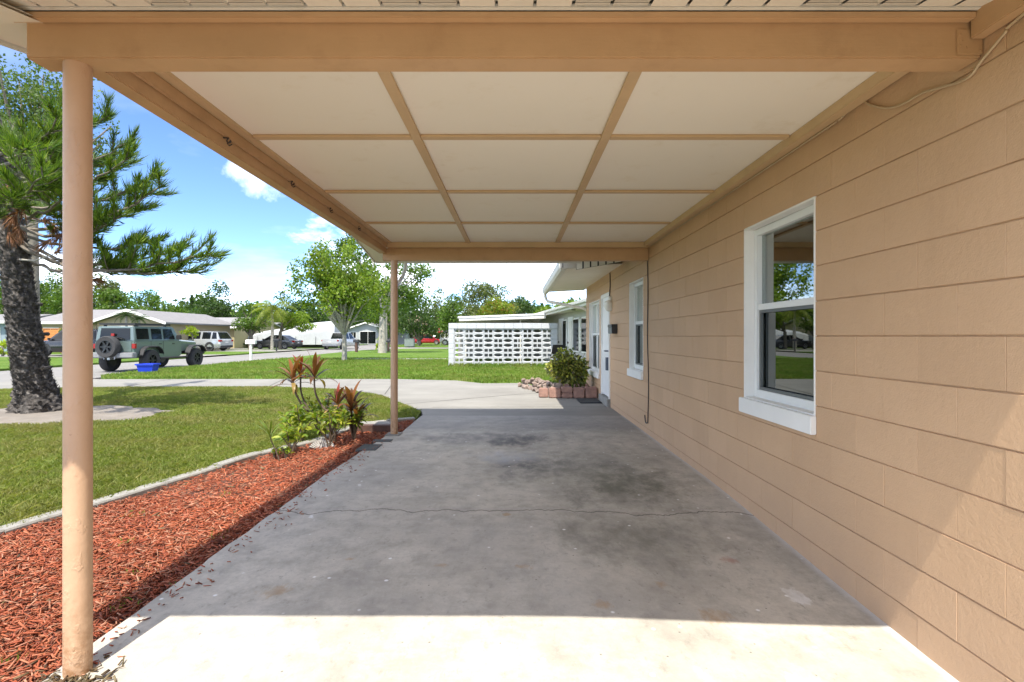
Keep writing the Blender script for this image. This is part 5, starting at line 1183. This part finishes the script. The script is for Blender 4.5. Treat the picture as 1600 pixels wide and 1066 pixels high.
def square_mesh(w, h, dp):
    mb = MB(); b = .036; mb.box((-w/2, 0, -h/2), (w/2, dp, -h/2+b)); mb.box((-w/2, 0, h/2-b), (w/2, dp, h/2)); mb.box((-w/2, .0, -h/2+b), (-w/2+b, dp, h/2-b)); mb.box((w/2-b, 0, -h/2+b), (w/2, dp, h/2-b)); mb.box((-b*.55, 0, -h/2+b), (b*.55, dp, h/2-b)); return mb
SX0, SX1, ZT = -2.81, 1.83, 1.86; PW = .235; IX0, IX1 = SX0+PW, SX1-PW; nc = 10; cw = (IX1-IX0)/nc; ch = .2055
wx = lambda x, z: (x+.48, 0, z)
ov = oval_mesh(cw-.006, ch-.006, .10).build('screen_block', K['wblock'], sw_); sq = square_mesh(cw-.006, ch-.006, .10).build('screen_block', K['wblock'], sw_)
first = {0: ov, 1: sq}; used = set()
zt0 = ZT-.235
for r in range(8):
    for c in range(nc):
        kind = (c+(r//2)) % 2
        o = first[kind]
        if kind in used: o = o.copy(); C.objects.link(o); o.parent = sw_
        used.add(kind); o.location = (IX0+cw*(c+.5)+.48, .05, zt0-ch*(r+.5))
for s, x0 in ((0, SX0), (1, IX1)):
    z = -.05; k = 0
    while z < zt0-.02:
        z1 = min(z+.2055, zt0); MB().box((x0+.48+.001, 0, z+.003), (x0+PW+.48-.004, .2, z1-.003)).build('pier_block', K['wblock'], sw_, bevel=.006, seg=1); z = z1
x = SX0
while x < SX1-.02:
    x1 = min(x+.395, SX1); MB().box((x+.48+.002, -.004, zt0+.004), (x1+.48-.002, .205, ZT)).build('cap_block', K['wblock'], sw_, bevel=.006, seg=1); x = x1
# ------------------------------------------------------------------ neighbouring house (own axes: x towards the wall, y away)
nh = thing('neighbour_house', 'white single storey house with flat carport roof behind the screen wall', 'house', (1.45, 23, 0), R(6.1))
def np_(n, mb, m, p=None, **k): return mb.build(n, m, p or nh, **k)
K['nwall'] = paint('white house wall', (.48, .47, .44), .05, 2, .7, 30, .2, .004); K['broof'] = paint('brown grey shingles', (.20, .17, .15), .2, 5, .9); K['dark'] = paint('dark opening', (.03, .03, .032), .2, 3, .7)
hm0 = lambda n, c: paint(n, c, .06, 1.5, .8, 20, .2, .01)
np_('wall', MB().box((.62, -9, -.1), (9, 12, 2.38)), K['nwall'])
MB_ = MB(); MB_.loft([[(-.02, y, 2.30), (-.02, y, 2.44), (4.8, y, 3.45), (9.4, y, 2.44), (9.4, y, 2.30)] for y in (-9.5, 12.4)]); np_('roof', MB_, K['shingle'])
np_('fascia', MB().box((-.06, -9.5, 2.24), (-.022, 12.4, 2.46)), K['whitegrey']); np_('gutter', MB().box((-.16, -9.5, 2.33), (-.064, 0.0, 2.43)), K['whitegrey'], bevel=.015)
np_('soffit', MB().quad((-.02, -9.5, 2.296), (.64, -9.5, 2.296), (.64, 12.4, 2.296), (-.02, 12.4, 2.296)) or (lambda m: (m.quad((-.02, -9.5, 2.296), (.64, -9.5, 2.296), (.64, 12.4, 2.296), (-.02, 12.4, 2.296)), m)[1])(MB()), K['soffit'])
m_ = MB(); m_.loft([[(-.065, y, 2.10), (-.065, y, 2.30), (-3.9, y, 2.14), (-3.9, y, 1.97)] for y in (0, 6.2)]); cr_ = np_('carport_roof', m_, K['whitegrey'])
m_ = MB(); m_.loft([[(-.07, -.03, 2.26), (-.07, -.03, 2.325), (-3.95, -.03, 2.165), (-3.95, -.03, 2.09)], [(-.07, 0, 2.26), (-.07, 0, 2.325), (-3.95, 0, 2.165), (-3.95, 0, 2.09)]]); np_('fascia', m_, K['white'], cr_)
for (x, y) in ((-1.15, .4), (-3.6, .4), (-3.6, 5.8)): np_('post', MB().tube([(x, y, 0), (x, y, 2.05)], .03, 8), K['whitegrey'])
np_('back_wall', MB().box((-3.95, 6.3, -.05), (.62, 6.5, 2.0)), hm0('grey carport wall', (.22, .215, .20))); np_('storage_roof', MB().box((-2.6, 6.25, 2.005), (.6, 9, 2.14)), K['whitegrey']); np_('rear_roof', (lambda m: (m.loft([[(-1.0, 9, 2.2), (5, 9, 2.2), (5, 9, 2.6), (-.7, 9, 2.45)], [(-1.0, 14, 2.2), (5, 14, 2.2), (5, 14, 2.6), (-.7, 14, 2.45)]]), m)[1])(MB()), K['broof'])
np_('carport_floor', MB().box((-4.2, -.2, -.2), (.6, 6.3, .02)), K['drive'])
for (y, w, z0, z1, nm) in ((-3.2, .85, .75, 1.95, 'window'), (-1.0, .6, .8, 1.95, 'window'), (-4.6, .9, .75, 1.95, 'window')):
    f = np_(nm, MB().box((.575, y-w/2-.06, z0-.06), (.618, y+w/2+.06, z1+.06)), K['white'], bevel=.006); np_('pane', MB().box((.560, y-w/2, z0), (.574, y+w/2, z1)), K['carglass'], f)
for (y, nm) in ((-2.2, 0), (-.2, 1)):
    d_ = np_('door', MB().box((.57, y-.45, .05), (.618, y+.45, 2.08)), K['vinyl'], bevel=.006); np_('door_panel', MB().box((.558, y-.28, .3), (.569, y+.28, 1.9)), K['whitegrey'], d_, bevel=.004); np_('handle', MB().box((.52, y+.34, 1.0), (.57, y+.38, 1.08)), K['iron'], d_)
for s in (-1, 1): np_('shutter', MB().box((.57, -3.2+s*.62-.12, .75), (.612, -3.2+s*.62+.12, 1.95)), K['whitegrey'], bevel=.004)
np_('downspout', MB().tube([(.56, -5.2, 2.2), (.56, -5.2, .1)], .04, 8), paint('grey pipe', (.12, .11, .10), .1, 4, .6))
np_('vent', MB().box((.28, -3.9, 2.27), (.4, -3.75, 2.292)), K['dark'])
o = thing('patio_chair', 'dark folding chair standing by the white wall behind the croton bush', 'chair', (1.62, 20.5, 0), .4)
for s in (-.22, .22): MB().tube([(s, .22, 0), (s, -.05, .5), (s, -.22, .95)], .014, 6).build('leg', K['black'], o); MB().tube([(s, -.25, 0), (s, .05, .45)], .014, 6).build('leg', K['alloy'], o)
MB().box((-.22, -.18, .43), (.22, .22, .46)).build('seat', K['black'], o, bevel=.01); MB().loft([[(-.22, -.12, .6), (.22, -.12, .6), (.22, -.10, .6), (-.22, -.10, .6)], [(-.22, -.24, .97), (.22, -.24, .97), (.22, -.22, .97), (-.22, -.22, .97)]]).build('backrest', K['black'], o)
o = thing('brick_planter', 'small red brick box at the right hand end of the screen wall', 'planter', (1.72, 19.6, 0), .1); K['redbrick'] = paint('red brick', (.32, .07, .05), .25, 12, .9, 50, .4, .006)
for r in range(5):
    for c in range(3): MB().box((-.36+.245*c+(.12 if r % 2 else 0), -.12, .075*r), (-.36+.245*c+.232+(.12 if r % 2 else 0), .12, .075*r+.066)).build('brick', K['redbrick'], o, bevel=.004, seg=1)
# ------------------------------------------------------------------ houses across the street
def gable_house(name, label, x0, x1, y0, y1, ze, zr, wallc, roofc, axis='x', ov=.5, wins=(), door=None, trim='white', hip=0):
    t = thing(name, label, 'house', ((x0+x1)/2, (y0+y1)/2, 0)); cx, cy = t.location.x, t.location.y
    a, b, c, d = x0-cx, x1-cx, y0-cy, y1-cy
    m = MB(); m.box((a, c, -.1), (b, d, ze))
    if axis == 'y': m.poly([(a, c, ze), (b, c, ze), (0, c, zr-.12)]); m.poly([(a, d, ze), (b, d, ze), (0, d, zr-.12)])
    else: m.poly([(a, c, ze), (a, d, ze), (a, 0, zr-.12)]); m.poly([(b, c, ze), (b, d, ze), (b, 0, zr-.12)])
    m.build('wall', wallc, t)
    m = MB()
    if axis == 'y':
        for s in (-1, 1): xo = s*((b-a)/2+ov); zo = ze-(zr-ze)*ov/((b-a)/2); m.loft([[(0, y, zr), (xo, y, zo), (xo, y, zo+.14), (0, y, zr+.14)] for y in (c-ov, d+ov)])
    else:
        h = hip
        for s in (-1, 1): yo = s*((d-c)/2+ov); zo = ze-(zr-ze)*ov/((d-c)/2); m.loft([[(x*1 if True else 0, 0, zr) if False else (x-(h if x > 0 else -h), 0, zr), (x, yo, zo), (x, yo, zo+.14), (x-(h if x > 0 else -h), 0, zr+.14)] for x in (a-ov, b+ov)])
        if h:
            for x in (a-ov, b+ov):
                zo = ze-(zr-ze)*ov/((d-c)/2); xr = x-(h if x > 0 else -h); m.poly([(x, c-ov, zo+.13), (x, d+ov, zo+.13), (xr, 0, zr+.13)])
    m.build('roof', roofc, t)
    if axis == 'y':
        m = MB()
        for s in (-1, 1): xo = s*((b-a)/2+ov); zo = ze-(zr-ze)*ov/((b-a)/2); m.loft([[(0, y, zr-.06), (xo, y, zo-.06), (xo, y, zo+.15), (0, y, zr+.15)] for y in (c-ov-.04, c-ov-.005)])
        m.build('bargeboard', K[trim], t)
    else:
        zo = ze-(zr-ze)*ov/((d-c)/2); MB().box((a-ov, c-ov-.04, zo-.06), (b+ov, c-ov-.005, zo+.15)).build('fascia', K[trim], t)
    for (u0, u1, z0, z1, nm) in wins:      # on the front face (towards -y), u in metres from the left corner
        f = MB().box((a+u0-.07, c-.05, z0-.07), (a+u1+.07, c-.004, z1+.07)).build(nm if nm != 'window' else 'window', K['white'], t, bevel=.008)
        if nm == 'garage_door':
            for k in range(4): MB().box((a+u0, c-.07, z0+(z1-z0)*k/4+.01), (a+u1, c-.051, z0+(z1-z0)*(k+1)/4-.01)).build('panel', K['vinyl'], f, bevel=.006)
        else:
            um = (u0+u1)/2
            for (p, q) in ((u0, um-.03), (um+.03, u1)): MB().box((a+p, c-.065, z0), (a+q, c-.051, z1)).build('pane', K['carglass'], f)
    return t
hm = lambda n, c, v=.06: paint(n, c, v, 1.5, .8, 20, .2, .01)
bei, yel, whi, grb, tan_ = hm('beige render', (.36, .29, .19)), hm('pale yellow render', (.40, .34, .18)), hm('white grey render', (.36, .375, .39)), hm('blue grey render', (.22, .27, .31)), hm('yellow render', (.48, .38, .16))
rg_, rp_, rt_ = paint('grey shingle roof', (.20, .193, .19), .12, 4, .9, 12, .4, .02), paint('pale grey roof', (.23, .224, .22), .1, 3, .85), paint('tan tile roof', (.30, .20, .15), .15, 4, .85)
X = lambda px, d: (px-VX)*d/F
rh = gable_house('ranch_house', 'beige ranch house with long grey roof behind the near post', X(55, 45), X(150, 45), 45, 55, 2.55, 3.75, bei, rg_, 'x', wins=((.8, 2.0, .9, 2.0, 'window'), (3.0, 4.2, .9, 2.0, 'window')))
rg2 = gable_house('ranch_house', 'beige front gable of the ranch house seen above the off-roader', X(152, 43), X(256, 43), 43, 53, 2.50, 3.42, bei, rg_, 'y', wins=((.5, 2.9, .1, 2.1, 'garage_door'), (3.6, 4.8, .9, 2.0, 'window')))
for ch in list(rg2.children):
    ch.parent = rh; ch.matrix_parent_inverse = Matrix.Translation(rg2.location-rh.location)
bpy.data.objects.remove(rg2)
rh['label'] = 'beige ranch house with long grey roof and front gable behind the off-roader'
gable_house('bungalow', 'pale yellow bungalow with grey roof behind the silver SUV', X(236, 57), X(366, 57), 57, 68, 2.35, 3.45, yel, rp_, 'x', hip=0, wins=((2, 3.4, .9, 2.0, 'window'), (5, 6.2, .9, 2.0, 'window')))
gable_house('bungalow', 'white grey gabled bungalow with dark porch opening beyond the pickup', X(544, 86), X(600, 86), 86, 95, 2.55, 3.55, whi, rp_, 'y', wins=((2.0, 4.6, .1, 2.1, 'porch'), (.4, 1.3, .8, 2.0, 'window')))
gable_house('bungalow', 'low white wing of the gabled bungalow just beyond the far post', X(601, 88), X(634, 88), 88, 96, 2.5, 3.0, whi, rp_, 'x', wins=((.8, 2.2, .9, 1.9, 'window'),))
gable_house('bungalow', 'white house with teal window frames beyond the stop sign', X(690, 98), X(760, 98), 98, 108, 2.7, 3.6, whi, rp_, 'y', wins=((.7, 1.6, .5, 2.2, 'window'), (2.2, 3.1, .5, 2.2, 'window'), (4, 5, .5, 2.2, 'window')))
gable_house('bungalow', 'tan roofed yellow house far off above the red hatchback', X(630, 125), X(662, 125), 125, 133, 4.3, 6.4, tan_, rt_, 'x', hip=2.2, wins=((1.2, 2.2, 2.2, 3.6, 'window'),))
gable_house('bungalow', 'distant tan house just left of the far post behind the mottled trunk', X(598, 130), X(624, 130), 130, 138, 4.0, 5.8, tan_, rt_, 'x', hip=1.6)
gable_house('garage', 'blue grey garage at the left edge beyond the street', X(-60, 46), X(11, 46), 46, 54, 2.6, 3.3, grb, rg_, 'x', wins=((1.6, 3.4, .1, 2.1, 'garage_door'),))
gable_house('bungalow', 'grey green bungalow wall with small window between hedge and spreading tree', X(372, 72), X(412, 72), 72, 80, 2.4, 3.2, hm('grey green render', (.34, .38, .34)), rp_, 'x', wins=((1.2, 2.0, 1.0, 1.9, 'window'),))
# tarpaulin cover
t = thing('tarpaulin_cover', 'big white tarpaulin shrouding a tall camper beyond the dark grey sedan', 'tarpaulin', (X(456, 61), 61, 0))
random.seed(12); rings = []; n = 17
top = [(0, 1.25), (.08, 1.5), (.2, 1.9), (.35, 2.15), (.55, 2.55), (.75, 2.9), (.93, 3.08), (1., 2.9)]
for i in range(33):
    u = i/32; x = -5.2+10.6*u
    for (a, za), (b, zb_) in zip(top, top[1:]):
        if a <= u <= b: z = za+(zb_-za)*(u-a)/(b-a)
    k = .05*math.sin(i*2.1)+random.uniform(-.03, .03); y = 1.15+k
    rings.append([(x, -y-.12, .35), (x, -y, z*.55), (x, -y*.96, z*.85), (x, -y*.72, z*.98), (x, 0, z+.03), (x, y*.72, z*.98), (x, y*.96, z*.85), (x, y, z*.55), (x, y+.12, .35)])
m = MB(); m.loft(rings); m.build('tarpaulin', paint('white tarpaulin', (.42, .435, .445), .05, 1.2, .5, 3, .5, .05), t, smooth=True)
for x in (-3.4, -1.3, 1.0, 3.3): MB().tube([(x, -1.33, .25), (x, -1.27, 1.3)], .02, 5).build('strap', K['black'], t)
MB().box((-4.9, -.8, .0), (5.2, .8, .36)).build('trailer', K['trim'], t)
# fence, mailboxes, sign, wire
t = thing('wood_fence', 'orange stained timber fence panel between pine trunk and near post', 'fence', (X(82, 40.5), 40.5, 0)); K['orange'] = paint('orange stained timber', (.50, .19, .045), .18, 4, .6, 20, .3, .01)
for k in range(9): MB().box((-.72, -.02, .06+.20*k), (.66, .02, .06+.20*k+.19)).build('plank', K['orange'], t, bevel=.006, seg=1)
for x in (-.72, .64): MB().box((x-.05, .022, 0), (x+.05, .12, 1.88)).build('post', K['orange'], t)
MB().box((-.76, -.05, 1.872), (.70, .10, 1.92)).build('cap_rail', K['orange'], t)
def mailbox(label, px, d, h, pm, bm_c, w=.2, l=.5, rz=R(90), z0=0, pw=.05):
    t = thing('mailbox', label, 'mailbox', (X(px, d), d, z0), rz); MB().box((-pw, -pw, -.1), (pw, pw, h)).build('post', pm, t, bevel=.005)
    prof = [(-w/2, 0), (w/2, 0), (w/2, .12)]+[(w/2*math.cos(a), .12+w/2*math.sin(a)) for a in [math.pi*i/8 for i in range(1, 8)]]+[(-w/2, .12)]
    m = MB(); m.loft([[(p[0], y, h+p[1]) for p in prof] for y in (-l/2, l/2)]); m.build('box', bm_c, t, smooth=True)
    MB().box((-w*.48, -l/2-.012, h+.005), (w*.48, -l/2-.001, h+.18)).build('door', bm_c, t, bevel=.004); MB().box((w/2+.002, -.1, h+.08), (w/2+.012, -.07, h+.25)).build('flag', K['tail'], t); return t
mailbox('white mailbox on a white post at the near street edge', 392, 27.5, .90, K['white'], K['white'])
mailbox('black mailbox on a dark post beside the palm trunk', 432, 46, .88, K['black'], K['black'])
mailbox('dark mailbox on a brown post right of the bright green tree trunk', 557, 43, .80, K['brownwood'], K['black'], rz=R(75), pw=.09, w=.26)
mailbox('dark mailbox half hidden behind the far post', 607, 45, .80, K['brownwood'], K['black'], pw=.08)
t = thing('stop_sign', 'red octagonal stop sign on a thin post before the red hatchback', 'sign', (X(688, 76), 76, 0)); K['signred'] = paint('sign red', (.42, .015, .02), .03, 5, .45)
zc = H-(517-VY)*76/F
MB().tube([(0, .03, -.1), (0, .03, zc-.1)], .035, 6).build('post', K['alloy'], t)
o8 = [(.42*math.cos(R(22.5+45*k)), .42*math.sin(R(22.5+45*k))) for k in range(8)]
m = MB(); m.loft([[(p[0]*1.06, .012, zc+p[1]*1.06) for p in o8], [(p[0]*1.06, .0, zc+p[1]*1.06) for p in o8]]); m.build('border', K['vinyl'], t)
m = MB(); m.loft([[(p[0], -.001, zc+p[1]) for p in o8], [(p[0], -.008, zc+p[1]) for p in o8]]); m.build('plate', K['signred'], t)
cu = bpy.data.curves.new('lettering', 'FONT'); cu.body = 'STOP'; cu.size = .30; cu.align_x = 'CENTER'; cu.align_y = 'CENTER'; cu.extrude = .002
tmp_ = bpy.data.objects.new('lettering', cu); C.objects.link(tmp_); bpy.context.view_layer.update(); lm_ = bpy.data.meshes.new_from_object(tmp_.evaluated_get(bpy.context.evaluated_depsgraph_get())); bpy.data.objects.remove(tmp_)
o = link('lettering', lm_, K['vinyl'], t); o.location = (0, -.012, zc); o.rotation_euler = (R(90), 0, 0)
t = thing('utility_box', 'green grey utility cabinet on the grass beside the red hatchback', 'cabinet', (X(638, 66), 66.8, 0)); MB().box((-.6, -.4, 0), (.6, .4, 1.0)).build('body', hm('green grey', (.16, .20, .17)), t, bevel=.03); MB().box((-.64, -.44, 1.002), (.64, .44, 1.06)).build('lid', hm('green grey lid', (.14, .18, .15)), t, bevel=.02)
a, b = at(-260, 330, 44), at(470, 505, 95); n = 24
P = [a.lerp(b, i/n)+Vector((0, 0, -1.1*math.sin(math.pi*i/n))) for i in range(n+1)]
o = MB().tube(P, .022, 4).build('power_line', K['black']); tag(o, 'thin black overhead wire sloping across the sky behind the pine', 'wire')
